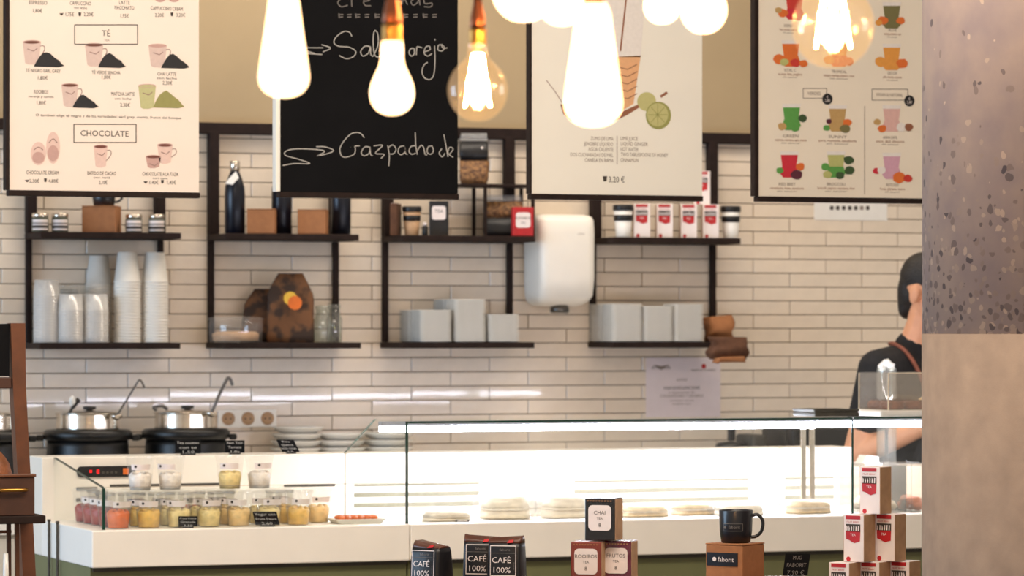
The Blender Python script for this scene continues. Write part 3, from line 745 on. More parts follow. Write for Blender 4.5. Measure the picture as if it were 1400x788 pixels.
MB().prism([(XG-ox-.0065, .031, zg1+.0004), (XG-ox-.0065, YR-YF-.002, ZT-.0035), (XG-ox-.0065, YR-YF-.002, ZT-.0005), (XG-ox-.0065, .031, zg1+.0035)], (.007, 0, 0), 'glass_edge').build('glass_edge', cu)
MB().box((XG-ox+.002, .0245, zg1+.0004), (HX-ox-.009, .0315, zg1+.003), 'acrylic').build('top_edge', cu)
for a, b in ((104, 133), (150, 300), (388, 458)):
    for py, hz in (((669, .011), (684, .011)) if a == 104 else ((664.5, .007),)):
        z = P(a, py, YR).z
        MB().bbox((P(a, py, YR).x-ox, YR-YF-.003, z-hz/2), (P(b, py, YR).x-ox, YR-YF-.0002, z+hz/2), 'slot', .0014).build('vent_slot', cu)
a, b = P(105, 653, YR), P(184, 637, YR)
cp = MB().loft([rr(b.x-a.x, b.z-a.z, .012, 0, 4), rr(b.x-a.x, b.z-a.z, .012, .008, 4)], 'black_plastic').build('control_panel', cu)
cp.rotation_euler = (PI/2, 0, 0); cp.location = ((a.x+b.x)/2-ox, YR-YF-.0004, (a.z+b.z)/2)
mb = MB(); mb.box((-.03, -.006, .0082), (-.022, .006, .009), 'led_red'); mb.box((-.052, -.003, .0082), (-.044, .005, .009), 'led_red'); mb.build('display_digit', cp)
MB().bbox((.05, -.009, .0082), (.068, .009, .0095), 'orange', .0004).build('warning_sticker', cp)
for i in range(4): MB().lathe([(.004, .0082), (.004, .0095)], 'slot', 10, (-.01+i*.013, -.003, 0)).build('button', cp)
# cables down the end panel
for px, lab in ((67, 'dark cable down the white case end, left of the pair'), (78.5, 'dark cable down the white case end, right of the pair')):
    Yk = Yfor(px, XE-.006)
    t = thing('power_cable', lab, 'cable', (XE-.006, Yk, 0))
    MB().tube([(0, 0, .01), (0, 0, .5), (0, 0, ZD+.002)], .004, 'slot', 6).build('cord', t)
    MB().tube([(0, 0, ZD+.0022), (0, 0, ZD+.008)], .0055, 'slot', 6).build('grommet', t)

cu2, ox2 = case_unit('display_case', 'long lit white display case under the glass hood', XA+.001, XB, 'riser_white')
cu3, ox3 = case_unit('display_case', 'right end of the lit display case beside the pillar', XB+.001, XC, 'riser_beige', P(1168, 640, YR).x)  # beige riser: the weaker light on this unit is put into its colour
slots(cu2, P(484, 660, YR).x, P(655, 660, YR).x, ox2); slots(cu2, P(785, 660, YR).x, P(1023, 660, YR).x, ox2)
slots(cu3, P(1073, 660, YR).x, P(1140, 660, YR).x, ox3)
def hood(t, ox, x_a, x_b, end):
    MB().box((x_a-ox, .02, ZD+.0004), (x_b-ox, .026, ZH-.0065), 'case_glass').build('front_glass', t)
    MB().box((x_a-ox, .018, ZH-.006), (x_b-ox, YH-YF, ZH), 'case_glass').build('top_glass', t)
    MB().box((x_a-ox, .0165, ZH-.0062), (x_b-ox, .0178, ZH), 'glass_edge').build('glass_edge', t)
    hs = MB().box((x_a-ox+.004, YH-YF-.034, ZH-.020), (x_b-ox-.0005, YH-YF-.004, ZH-.0068), 'led_housing').build('light_housing', t)
    MB().bbox((x_a-ox+.005, YH-YF-.036, ZH-.038), (x_b-ox-.001, YH-YF-.002, ZH-.0206), 'led', .004).build('light_tube', t)
    if end:
        MB().prism([(x_a-ox-.0065, .026, ZD+.0004), (x_a-ox-.0065, YR-YF-.001, ZD+.0004), (x_a-ox-.0065, YR-YF-.001, ZT), (x_a-ox-.0065, YH-YF, ZH-.0002), (x_a-ox-.0065, .026, ZH-.0002)], (.006, 0, 0), 'case_glass').build('end_glass', t)
        MB().box((x_a-ox-.007, .0165, ZD+.0004), (x_a-ox-.001, .0255, ZH), 'glass_edge').build('glass_edge', t)
        MB().prism([(x_a-ox-.0068, YR-YF-.002, ZT+.001), (x_a-ox-.0068, YH-YF+.001, ZH), (x_a-ox-.0068, YH-YF+.004, ZH), (x_a-ox-.0068, YR-YF+.0005, ZT+.001)], (.0066, 0, 0), 'glass_edge').build('glass_edge', t)
XJ = P(1165, 650, YF+.02).x
hood(cu2, ox2, HX, XJ, True)
hood(cu3, ox3, XJ+.004, XC, False)
MB().box((XJ-ox3-.003, .0165, ZD+.0004), (XJ-ox3+.0035, .0198, ZH-.0064), 'glass_edge').build('glass_edge', cu3)
for px in (1098, 1110):
    p = P(px, 600, YH-.02)
    MB().bbox((p.x-ox3-.008, YH-YF-.026, ZD+.0004), (p.x-ox3+.008, YH-YF-.014, ZH-.039), 'steel', .002).build('support_post', cu3)

# ---- fruit cups in the open unit
def fruit_cup_proto(fill):
    t = thing('fruit_cup', 'x', 'fruit cup')
    MB().lathe([(.029, 0), (.031, .002), (.040, .088), (.042, .09), (.042, .093)], 'clear_cup', 20, caps=False).build('plastic_cup', t)
    mb = MB(); rnd = random.Random(hash(fill) % 97)
    mb.lathe([(.0285, .002), (.033, .042), (.03, .046), (0, .048)], fill, 16)
    for i in range(7):
        a = i*2.4; mb.ball((.02*math.cos(a), .02*math.sin(a), .045), (.011, .011, .009), fill, 8, 5, .3, i)
    mb.build('fruit_pieces', t)
    MB().lathe([(.0428, .0934), (.0435, .0945), (.0435, .0975), (.038, .0995), (0, .1)], 'clear_cup', 20).build('lid', t)
    mb = MB(); n = 8; r_ = .0400
    for i in range(n):
        q = []
        for (ii, z) in ((i, .060), (i+1, .060), (i+1, .076), (i, .076)):
            an = -.75+1.5*ii/n; rz_ = .0365+.009*(z-.056)/.028*.36+.001; q.append((rz_*math.sin(an), -rz_*math.cos(an), z))
        mb.flat(q, 'label_white')
    for an in (-.4,):
        mb.lathe([(.004, 0), (.004, .001)], 'ink', 8, (.0385*math.sin(an), -.0385*math.cos(an), .07), ax=(math.sin(an), -math.cos(an), 0))
    mb.build('cup_label', t)
    return t
FR = ['strawberry', 'papaya', 'mango', 'pineapple', 'melon']
protos = {}
cols_ = [(163, 'papaya'), (202, 'mango'), (241, 'pineapple'), (280, 'pineapple'), (319, 'melon'), (358, 'pineapple'), (397, 'mango'), (434, 'melon')]
FN = {'strawberry': 'red fruit', 'papaya': 'orange fruit', 'mango': 'golden fruit', 'pineapple': 'pale yellow fruit', 'melon': 'warm yellow fruit', 'yogurt': 'white filling'}
def fruit_cup(fill, X, Y, z, label):
    if fill not in protos: o = protos[fill] = fruit_cup_proto(fill)
    else: o = copy_tree(protos[fill])
    o.location = (X, Y, z); o.rotation_euler = (0, 0, -ang(300)+random.uniform(-.5, .5)); tag(o, label, 'fruit cup', 'clear cups of cut fruit in the open case')
xc0 = P(163, 700, YF+.09).x
ORD = ['first', 'second', 'third', 'fourth', 'fifth', 'sixth', 'seventh', 'eighth', 'ninth']
for r, yy in enumerate((.085, .178, .271, .364, .457)):
    X = XG+.055
    fruit_cup('strawberry' if r else 'papaya', X, YF+yy, ZD+.0004, 'cup of %s by the end glass, %s from the front' % (FN['strawberry' if r else 'papaya'], ORD[r]))
for i, (px, fill) in enumerate(cols_[1:]):
    X = XG+.055+(i+1)*.0885
    for r, yy in enumerate((.085, .178, .271)):
        if r == 2 and i in (4, 6): continue
        if r == 0 and i in (6,): continue
        fi = fill if r < 2 else FR[(i+r) % 4+1]
        fruit_cup(fi, X, YF+yy, ZD+.0004, 'cup of %s in %s column from the end glass, %s row' % (FN[fi], ORD[i+1], ('front', 'middle', 'back')[r]))
for X, Yk, fi, lab in ((XG+.055+.0885, .178, 'yogurt', 'upper fruit cup stacked nearest the control panel'), (XG+.055+.0885*2, .178, 'yogurt', 'upper fruit cup stacked second from the control panel'),
                       (XG+.055+.0885*4, .178, 'pineapple', 'upper fruit cup stacked above the orange fruit, left one'), (XG+.055+.0885*5, .178, 'yogurt', 'upper fruit cup stacked farthest from the control panel')):
    fruit_cup(fi, X, YF+Yk, ZD+.1012, lab)
# tray of sliced salmon
t = thing('food_tray', 'small white tray of orange slices next to the fruit cups', 'tray', (P(487, 710, YF+.12).x, YF+.12, ZD+.0004))
MB().loft([rr(.13, .09, .012, 0), rr(.15, .11, .015, .012), rr(.154, .114, .015, .012), rr(.154, .114, .015, .0135), rr(.145, .105, .014, .0135), rr(.128, .088, .012, .003)], 'porcelain').build('dish', t)
for i in range(6): MB().ball((-.05+i*.02, .0, .016), (.014, .034, .008), 'salmon', 10, 6, .2, i).build('slice', t)

# chalk price tags
def price_tag(px, py, Y, wpx, hpx, label, lines, lean=0., mat='chalkboard', ink='chalk', z=None, rot=0.):
    p = P(px, py, Y); s = S(px, Y); w_, h = wpx/s, hpx/s
    t = thing('price_tag', label, 'price tag', (p.x, Y, p.z if z is None else z), fx(px, rot))
    ln = Vector((lean*h, 0, 0))
    pl = MB(); pl.prism([Vector((-w_/2, 0, .004)), Vector((w_/2, 0, .004)), Vector((w_/2, .004, h))+ln, Vector((-w_/2, .004, h))+ln], (0, .003, 0), mat); pl.build('slate', t)
    MB().bbox((-w_*.3, -.008, 0), (w_*.3, .014, .0038), 'black_plastic', .001).build('foot', t)
    mb = MB(); n = len(lines)
    for i, s_ in enumerate(lines):
        k = 1-(i+.8)/(n+.15)
        put_text(mb, s_, Vector((lean*h*k, -.0008+.004*k-.0006, h*k)), h*.62/(n+.6), ink, uz=Vector((lean, .004/h, 1)).normalized(), width=min(w_*.86, w_*.18*max(3, len(s_))*.62))
    mb.build('chalk_lettering', t)
    return t
price_tag(257, 625, YR+.03, 35, 20, 'black price tag before the right soup kettle', ('Tea cookies', 'con te', '1,50'), z=ZT+.0004)
price_tag(321, 625, YR+.03, 27, 19, 'black price tag under the wall sockets', ('Non Tom', 'Tomate', '1,8e'), z=ZT+.0004)
price_tag(398, 623, YR+.03, 24, 19, 'slanted black price tag before the round bowls', ('Rice', 'Quinoa', 'sesa cous', '3,5'), lean=-.45, z=ZT+.0004)
price_tag(257, 720, YF+.034, 26, 16, 'dark price tag leaning in front of pale fruit cups', ('Fruta fresca', 'Granada', '3,50'), z=ZD+.0004)
price_tag(366, 719, YF+.034, 33, 20, 'slanted dark price tag among the yellow fruit cups', ('Yogur con', 'Fruta fresca', '2,60'), lean=-.22, z=ZD+.0004)

# ---- wrapped sandwiches under the hood
def sandwich(px, Yk, L, rot, label, pale=False, hs=1.):
    x = P(px, 700, YF+Yk).x
    t = thing('wrapped_sandwich', label, 'sandwich', (x, YF+Yk, ZD+.0004), math.radians(rot), group='wrapped sandwiches in the lit case')
    m_ = 'bread_pale' if pale else 'bread'
    def half(z_a, z_b, dome): return [[(c.x*(1-.12*(z > z_a)*dome), c.y*(1-.25*q), z) for c in rr(L, .075, .035, 0, 4)] for q, z in ((0, z_a), (.1, (z_a+z_b)/2), (1, z_b))]
    MB().loft([[Vector(p) for p in r] for r in half(.002, .026, .0)], m_, True).build('bottom_bread', t)
    MB().loft([[Vector((p.x*.97, p.y*1.02, z)) for p in rr(L, .078, .035, 0, 4)] for z in (.0265, .033)], 'bread_pale', True).build('filling', t)
    MB().loft([[Vector(p) for p in r] for r in half(.0335, .068, 1)], m_, True).build('top_bread', t)
    rings = [[Vector((x_, p.x*k, .036+p.y*k)) for p in rr(.085, .074, .03, 0, 4)] for x_, k in ((-L*.64, .25), (-L*.53, 1), (L*.53, 1), (L*.64, .25))]
    MB().loft(rings, 'film', True).build('cling_wrap', t)
    t.scale = (1, 1, hs)
for i, (px, yy, rot, pale) in enumerate(((610, .13, 8, True), (690, .18, -12, True), (738, .30, 10, True), (772, .17, 6, True), (880, .15, -6, False), (948, .2, 12, False), (1010, .14, -8, True), (1105, .15, 10, False))):
    sandwich(px, yy, .15, rot, ['pale wrapped sandwich nearest the hood left edge', 'wrapped sandwich behind the two coffee bags', 'wrapped sandwich set back left of the tea tins', 'pale wrapped sandwich just behind the tea tins', 'wrapped sandwich between the tea tins and the mug',
             'wrapped sandwich set back left of the mug', 'pale wrapped sandwich behind the mug', 'wrapped sandwich below the support posts'][i], pale, (.45, 1, 1, .95, .5, .55, .5, .6)[i])
t = thing('menu_chip', 'small grey price chip lying in the lit case', 'price tag', (P(632, 708, YF+.07).x, YF+.07, ZD+.0004), -.3)
MB().bbox((-.02, -.008, 0), (.02, .008, .006), 'slot', .002).build('chip', t); mb = MB(); mb.box((-.015, -.0085, .002), (.015, -.0082, .004), 'label_white'); mb.build('print_line', t)
# acrylic bins at the right
def bin_(px, yy, w_, d, h, label, fill):
    t = thing('acrylic_bin', label, 'container', (P(px, 700, YF+yy).x, YF+yy, ZD+.0004))
    k = .003
    for a, b in (((-w_/2, -d/2, 0), (w_/2, d/2, k)), ((-w_/2, -d/2, k), (w_/2, -d/2+k, h)), ((-w_/2, d/2-k, k), (w_/2, d/2, h)), ((-w_/2, -d/2+k, k), (-w_/2+k, d/2-k, h)), ((w_/2-k, -d/2+k, k), (w_/2, d/2-k, h))):
        MB().box(a, b, 'acrylic').build('pane', t)
    mb = MB()
    for i in range(10): mb.ball((random.uniform(-.3, .3)*w_, random.uniform(-.3, .3)*d, .02+.012*(i % 2)), (.022, .02, .016), fill, 9, 6, .3, i)
    mb.build('food_pieces', t)
bin_(1193, .17, .13, .2, .145, 'clear acrylic bin of bread behind the red tea boxes', 'bread_pale')
bin_(1243, .17, .085, .2, .15, 'clear acrylic bin of orange salmon next to the pillar', 'salmon')
t = thing('paper_stack', 'white folded papers lying just above the top tea box', 'paper', (P(1190, 630, YR+.075).x, YR+.075, ZT2+.0004))
MB().bbox((-.045, -.05, 0), (.018, .05, .010), 'white', .002).build('sheet_pile', t)
MB().prism([(-.04, -.03, .0104), (.017, -.03, .0104), (.014, -.03, .03), (-.025, -.03, .034)], (0, .06, 0), 'white').build('folded_sheet', t)

# ---- on top of the hood
t = thing('pastry_display', 'clear acrylic pastry box on a white tray on the hood', 'pastry box', (P(1212, 560, YF+.06).x, YF+.15, ZH+.0004))
w_, d, h = .30, .20, .112; k = .0025
MB().bbox((-.035, -.12, 0), (w_+.02, .12, .018), 'white', .006).build('tray', t)
for nm, a, b in (('pane', (0, -d/2, .0184), (w_, -d/2+k, .0184+h)), ('pane', (0, d/2-k, .0184), (w_, d/2, .0184+h)), ('pane', (0, -d/2+k, .0184), (k, d/2-k, .0184+h)), ('pane', (w_-k, -d/2+k, .0184), (w_, d/2-k, .0184+h)), ('pane', (0, -d/2, .0188+h), (w_, d/2, .0212+h))):
    MB().box(a, b, 'acrylic').build(nm, t)
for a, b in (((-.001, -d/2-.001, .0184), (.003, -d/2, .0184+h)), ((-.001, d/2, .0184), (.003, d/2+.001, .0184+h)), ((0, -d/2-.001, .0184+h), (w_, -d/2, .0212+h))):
    MB().box(a, b, 'bread_pale').build('edge_highlight', t)  # pale strips painted as highlights along the clear pane edges
hz = ZH+.0192
for i, (dx, dy, m_) in enumerate(((.045, -.04, 'pastry'), (.045, .045, 'pastry'), (.125, -.035, 'pastry'), (.125, .045, 'pastry'), (.205, -.03, 'bread'), (.21, .05, 'bread'))):
    tt = thing('pastry', ['dark ring pastry at the front left of the clear box', 'dark ring pastry at the back left of the clear box', 'dark ring pastry in the front middle of the clear box', 'dark ring pastry in the back middle of the clear box', 'golden roll at the front right of the clear box', 'golden roll at the back right of the clear box'][i], 'pastry', (t.location.x+dx, t.location.y+dy, hz), i*.7)
    if m_ == 'pastry':
        MB().tube([(.026*math.cos(a), .026*math.sin(a), .014) for a in [2*PI*j/20 for j in range(20)]], .0135, 'pastry', 10, True).build('ring', tt)
        mb = MB()
        for j in range(9): mb.ball((.026*math.cos(j*.7), .026*math.sin(j*.7), .027), (.008, .005, .003), 'kraft_dark', 6, 4)
        mb.build('glaze', tt)
    else:
        MB().ball((0, 0, .02), (.036, .026, .0195), 'bread', 16, 10, .15, i).build('roll', tt)
        MB().tube(spline([(-.025, 0, .035), (0, .006, .040), (.025, 0, .035)], 5), .0025, 'bread_pale', 6).build('score_line', tt)
t = thing('straw_jar', 'clear tall jar of white sachets behind the pastry box', 'jar', (P(1212, 520, YR+.075).x, YR+.075, ZT2+.0004))
hj = P(1216, 491, YR+.075).z-ZT2
MB().lathe([(.030, 0), (.032, .003), (.032, hj-.03)], 'jar_glass', 18, caps=False).build('glass_body', t)
MB().lathe([(.006, 0.002), (.006, hj-.045)], 'slot', 12).build('stem', t)
for i in range(8):
    MB().ball((.017*math.cos(i*2.4), .014*math.sin(i*2.4), hj-.030+.006*(i % 4)), (.013, .009, .010), 'white', 8, 6, .6, i).build('sachet', t)
t = thing('dark_tray', 'dark flat tray lying on the hood left of the pastry box', 'tray', (P(1133, 562, YF+.13).x, YF+.15, ZH+.0004))
MB().bbox((-.075, -.08, 0), (.075, .08, .014), 'slot', .004).build('tray_base', t)
MB().loft([rr(.15, .16, .01, .0144), rr(.156, .166, .01, .022), rr(.146, .156, .01, .022), rr(.14, .15, .01, .0148)], 'slot').build('rim', t)

# ================================================================ HANGING MENU BOARDS
YB = 10.2
def board(name, label, px0, px1, pyb, face, side, left_w):
    a = P(px0, pyb[0], YB); b = P(px1, pyb[1], YB); zb = (a.z+b.z)/2
    t = thing(name, label, 'menu board', (a.x, YB, zb)); W = b.x-a.x; H = 1.25
    MB().box((.0005, .0004, .0105), (W, .028, H), face).build('panel', t)
    MB().bbox((-.003, -.003, -.006), (W+.003, .031, .010), 'dark_wood', .002).build('bottom_rail', t)
    if left_w: MB().bbox((-left_w, -.003, .0102), (0, .031, H), side, .002).build('side_rail', t)
    for X in (.08, W-.08): MB().tube([(X, .014, H+.0004), (X, .014, 3.7-zb)], .0015, 'steel_dark', 6).build('hanging_wire', t)
    return t
class Print:
    """flat print on a board, drawn with picture coordinates on the board's own plane"""
    def __init__(s, t): s.t = t; s.n = 0
    def at(s, px, py, k=0): return P(px, py, YB)-s.t.location+Vector((0, -.0004-.0003*k, 0))
    def poly(s, mb, pts, mat, k=0): mb.flat([s.at(x, y, k) for x, y in pts], mat)
    def ell(s, mb, cx, cy, rx, ry, mat, k=0, n=18, jig=0.):
        s.poly(mb, [(cx+rx*math.cos(2*PI*i/n)*(1+random.uniform(-jig, jig)), cy+ry*math.sin(2*PI*i/n)*(1+random.uniform(-jig, jig))) for i in range(n)], mat, k)
    def line(s, mb, pts, wpx, mat, k=0):
        pts = [Vector((x, y, 0)) for x, y in [q[:2] for q in pts]]
        L, R = [], []
        for i, p in enumerate(pts):
            d = pts[min(i+1, len(pts)-1)]-pts[max(i-1, 0)]; d = d.normalized() if d.length else Vector((1, 0, 0))
            n = Vector((-d.y, d.x, 0))*wpx/2; L.append(p+n); R.append(p-n)
        for i in range(len(pts)-1): s.poly(mb, [(L[i].x, L[i].y), (L[i+1].x, L[i+1].y), (R[i+1].x, R[i+1].y), (R[i].x, R[i].y)], mat, k)
    def rect(s, mb, x0, y0, x1, y1, wpx, mat):
        for a, b in (((x0, y0), (x1, y0)), ((x0, y1), (x1, y1)), ((x0, y0), (x0, y1)), ((x1, y0), (x1, y1))): s.line(mb, [a, b], wpx, mat, 1)
    def text(s, mb, tx, px, py, hpx, mat, wpx=None):
        put_text(mb, tx, s.at(px, py, 1), hpx/S(px, YB), mat, width=(wpx/(S(px, YB)*.95) if wpx else None))
def cmat(nm, c):
    if nm not in MATS: pm(nm, c, .7, var=.06, scale=90)
    return nm
cmat('p_mug', (214, 190, 182)); cmat('p_mug_dark', (150, 118, 112)); cmat('p_tea', (104, 62, 48)); cmat('p_leaf', (28, 28, 32)); cmat('p_matcha', (190, 188, 138)); cmat('p_matcha2', (150, 146, 88)); cmat('p_pinkcup', (226, 196, 186)); cmat('p_choc', (112, 62, 52)); cmat('p_rose', (196, 158, 150))
def mug_print(pr, x0, y0, x1, y1, heap=None, liquid='p_tea', leaf='p_leaf', cup='p_mug', handle=True):
    mb = MB(); w_ = x1-x0; c = (x0+x1)/2
    pr.poly(mb, [(x0, y0+2), (x1, y0+3), (x1-w_*.12, y1-2), (c+w_*.1, y1), (c-w_*.2, y1), (x0+w_*.14, y1-2)], cup)
    pr.poly(mb, [(x0+w_*.5, y0+3), (x1, y0+3), (x1-w_*.12, y1-2), (x0+w_*.55, y1)], cup, 0) if 0 else None
    pr.ell(mb, c, y0+2.5, w_*.5, 2.6, 'p_rose', 1); pr.ell(mb, c, y0+2.8, w_*.43, 1.8, liquid, 2)
    pr.line(mb, [(x0+w_*.25, y0+12), (x0+w_*.6, y0+15), (x0+w_*.8, y0+11)], 1.2, 'p_mug_dark', 1)
    if handle: pr.line(mb, spline([(x1-1, y0+8), (x1+4, y0+8), (x1+4.5, y0+14), (x1-2, y1-9)], 4), 1.1, 'p_mug_dark', 0)
    mb.build('drink_print', pr.t)
    if heap:
        a, t_, b, d = heap; mb = MB(); rnd = random.Random(int(a))
        pts = [(a, d)]+[(a+(b-a)*q, d-(d-t_)*h+rnd.uniform(-.8, .8)) for q, h in ((.08, .35), (.2, .7), (.32, .95), (.42, 1.), (.55, .85), (.68, .6), (.82, .42), (.93, .18))]+[(b, d-1), (b-(b-a)*.2, d+1)]
        pr.poly(mb, pts, leaf, 3); mb.build('tea_leaf_print', pr.t)
b1 = board('menu_board', 'white tea and chocolate menu board hanging at the left', 13, 272, (264, 269), 'board_pink', 'dark_wood', .012)
pr = Print(b1)
mug_print(pr, 31, 55, 56, 88, (46, 71, 88, 91)); mug_print(pr, 116, 59, 141, 91, (134, 72, 172, 92)); mug_print(pr, 203, 60, 228, 92, (220, 74, 259, 93), liquid='p_rose')
mug_print(pr, 84, 114, 107, 146, (99, 130, 135, 147)); mug_print(pr, 189, 115, 213, 149, (209, 124, 252, 147), 'p_matcha', 'p_matcha2', 'p_matcha', False)
mb = MB()
for (cx, cy, rx, ry) in ((52.5, 210, 10.5, 16), (72.5, 202, 9.5, 22)):
    pr.ell(mb, cx, cy, rx, ry, 'p_pinkcup'); pr.ell(mb, cx, cy+ry*.35, rx*.8, ry*.5, 'p_rose', 1); pr.line(mb, spline([(cx-rx*.6, cy-ry*.3), (cx, cy-ry*.55), (cx+rx*.6, cy-ry*.3)], 4), 1.2, 'p_mug_dark', 2)
mb.build('drink_print', b1)
mug_print(pr, 128, 198, 147, 229, None, 'p_choc', cup='p_pinkcup'); mug_print(pr, 215, 196, 236, 224, None, 'p_choc', cup='p_pinkcup'); mug_print(pr, 199, 212, 220, 230, None, 'p_choc', cup='p_rose', handle=False)
mb = MB(); pr.ell(mb, 219, -3, 8, 6, 'p_rose'); pr.ell(mb, 238, -3, 8, 6, 'p_rose'); mb.build('drink_print', b1)
mb = MB()
pr.rect(mb, 102, 34, 188, 60.5, 1.2, 'ink'); mb.build('heading_frame', b1); mb = MB(); pr.rect(mb, 101, 170, 186, 195, 1.2, 'ink'); mb.build('heading_frame', b1)
mb = MB(); T = lambda s_, x, y, h, m_='ink', w_=None: pr.text(mb, s_, x, y, h, m_, w_)
T('T\u00c9', 145, 49.5, 8); T('TEA', 146, 56.5, 3, 'ink_grey'); T('CHOCOLATE', 143, 186.5, 8, 'ink', 64)
for s_, x, y, h, w_ in (('ESPRESSO', 52, 6, 5, 24), ('1,80\u20ac', 51, 17, 5, 12), ('CAPPUCCINO', 110, 7, 5, 28), ('con leche', 110, 12, 3, 17), ('1,75\u20ac', 95, 22, 5, 11), ('2,20\u20ac', 121, 22, 5, 13), ('LATTE', 170, 6, 5, 14), ('MACCHIATO', 170, 13, 5, 26), ('1,95\u20ac', 170, 24, 5, 11),
                        ('CAPPUCCINO CREAM', 228, 14, 5, 43), ('2,20\u20ac', 218, 23, 5, 12), ('3,20\u20ac', 247, 23, 5, 12),
                        ('T\u00c9 NEGRO EARL GREY', 59, 99, 4.6, 46), ('1,80\u20ac', 58, 109, 5, 13), ('T\u00c9 VERDE SENCHA', 145, 101.5, 4.6, 38), ('1,80\u20ac', 145, 108, 5, 12), ('CHAI LATTE', 228, 103.5, 4.6, 25), ('con leche', 228, 108.5, 3, 27), ('2,30\u20ac', 229, 116, 5, 13),
                        ('ROOIBOS', 56, 128, 5, 19), ('naranja y canela', 56, 133.5, 3, 33), ('1,80\u20ac', 56, 143, 5, 12), ('MATCHA LATTE', 168, 131, 5, 31), ('con leche', 168, 136.5, 3, 22), ('2,30\u20ac', 171, 146, 5, 13),
                        ('CHOCOLATE CREAM', 58, 238.5, 5, 43), ('2,30\u20ac', 47, 250, 5, 13), ('4,80\u20ac', 73, 250, 5, 13), ('BATIDO DE CACAO', 139, 239.5, 5, 38), ('con nata', 139, 244, 2.8, 22), ('2,10\u20ac', 141, 252, 5, 11), ('CHOCOLATE A LA TAZA', 219, 240.5, 5, 48), ('con nata', 219, 245, 2.8, 20), ('1,40\u20ac', 210, 252, 5, 12), ('1,45\u20ac', 234, 252, 5, 12)):
    T(s_, x, y, h, 'ink', w_)
T('O tambien elige t\u00e9 negro y de las variedades: earl grey, menta, frutos del bosque', 149, 161, 3.4, 'ink', 194)
for x, y in ((84, 21), (37, 249), (199, 251)): pr.poly(mb, [(x-3, y-3), (x+3, y-3), (x+1, y), (x-1, y)], 'ink', 1)
for x, y in ((109, 20), (62, 247), (222, 249), (235, 20)): pr.poly(mb, [(x-2, y-3), (x+2, y-3), (x+1.4, y+2), (x-1.4, y+2)], 'ink', 1)
mb.build('lettering', b1)

b2 = board('chalkboard_menu', 'black chalkboard menu hanging behind the bulbs', 383, 626, (268, 269), 'chalkboard', 'board_white', .014)
pr = Print(b2)
C = lambda pts: [(260+x/2.815, y/2.815) for x, y in pts]
strokes = [
    # Salmorejo
    [(622, 140), (612, 124), (590, 122), (562, 142), (553, 165), (572, 178), (612, 182), (637, 198), (628, 218), (600, 226), (574, 214)],
    [(694, 180), (672, 178), (656, 198), (664, 216), (684, 206), (694, 182), (694, 208), (704, 218)], [(704, 216), (722, 176), (722, 132), (710, 118), (704, 150), (708, 205), (722, 220), (736, 210)],
    [(742, 218), (744, 186), (756, 184), (760, 214), (766, 188), (778, 186), (782, 216), (792, 212)], [(812, 190), (800, 200), (806, 214), (820, 210), (824, 194), (812, 188)],
    [(862, 186), (848, 188), (842, 204), (852, 216), (862, 206), (862, 188)], [(870, 212), (872, 184), (878, 180), (892, 184)], [(900, 200), (922, 192), (920, 178), (906, 182), (900, 204), (914, 216), (930, 206)],
    [(940, 150), (943, 156)], [(940, 176), (942, 230), (938, 284), (924, 306), (902, 300), (892, 276), (900, 250), (914, 240)], [(972, 172), (956, 174), (954, 192), (970, 196), (978, 182), (966, 172), (974, 186), (990, 184)],
    # Gazpacho de
    [(670, 530), (652, 512), (622, 514), (592, 542), (576, 574), (584, 602), (606, 604), (632, 592), (634, 566), (618, 568), (640, 562), (652, 562)],
    [(694, 568), (672, 566), (658, 588), (670, 600), (688, 590), (692, 566), (694, 594), (702, 600)], [(706, 562), (740, 560), (712, 590), (746, 594), (734, 610)],
    [(760, 560), (766, 600), (764, 640)], [(760, 572), (778, 558), (792, 574), (782, 592), (766, 592)], [(824, 562), (806, 566), (800, 586), (812, 596), (826, 584), (826, 564), (828, 590), (836, 594)],
    [(866, 562), (850, 564), (842, 582), (852, 594), (868, 590)], [(866, 510), (868, 560), (874, 596)], [(874, 580), (888, 560), (898, 568), (904, 594), (912, 596)], [(932, 562), (916, 566), (912, 586), (926, 594), (936, 580), (930, 562)],
    [(968, 572), (958, 590), (970, 604), (980, 590)], [(976, 518), (984, 560), (992, 604)], [(996, 596), (1012, 574), (998, 568), (992, 590), (1012, 606)],
    # arrows
    [(356, 637), (400, 630), (460, 630), (420, 614), (366, 598), (372, 580), (420, 573), (515, 580), (490, 600)], [(485, 565), (520, 566), (552, 580), (520, 594), (488, 600)],
    [(440, 184), (512, 184)], [(505, 172), (540, 185), (510, 200)], [(446, 206), (508, 210)], [(446, 196), (480, 206)]]
mb = MB()
for st in strokes: pr.line(mb, spline(C(st), 5), 1.25, 'chalk', 1)
mb.build('chalk_lettering', b2)
mb = MB()
for st in ([(596, -8), (578, -4), (568, 12), (582, 26), (606, 20)], [(622, 26), (622, -10), (640, -6)], [(668, 6), (690, 0), (682, -14), (668, 0), (672, 20), (696, 22)], [(746, -10), (748, 16), (748, -4), (764, -10), (770, 18)],
           [(872, -8), (850, 4), (858, 20), (876, 8), (880, -10), (884, 20)], [(920, -10), (900, -4), (904, 14), (930, 12), (926, 26), (900, 26)], [(812, -10), (814, 18), (822, -6), (836, 18)]):
    pr.line(mb, spline(C(st), 5), 1.5, 'chalk_dim', 1)
for i, x in enumerate((580, 612, 645, 680, 720, 752, 830, 866, 905, 940)):
    pr.line(mb, C([(x-9, 57), (x+9, 56)]), 1.6, 'chalk_dim', 1); pr.line(mb, C([(x-8, 66), (x+8, 65)]), 1.6, 'chalk_dim', 1)
    if i % 2 == 0: pr.line(mb, C([(x-8, 52), (x-6, 70)]), 2.2, 'chalk_dim', 1)
mb.build('faded_chalk', b2)

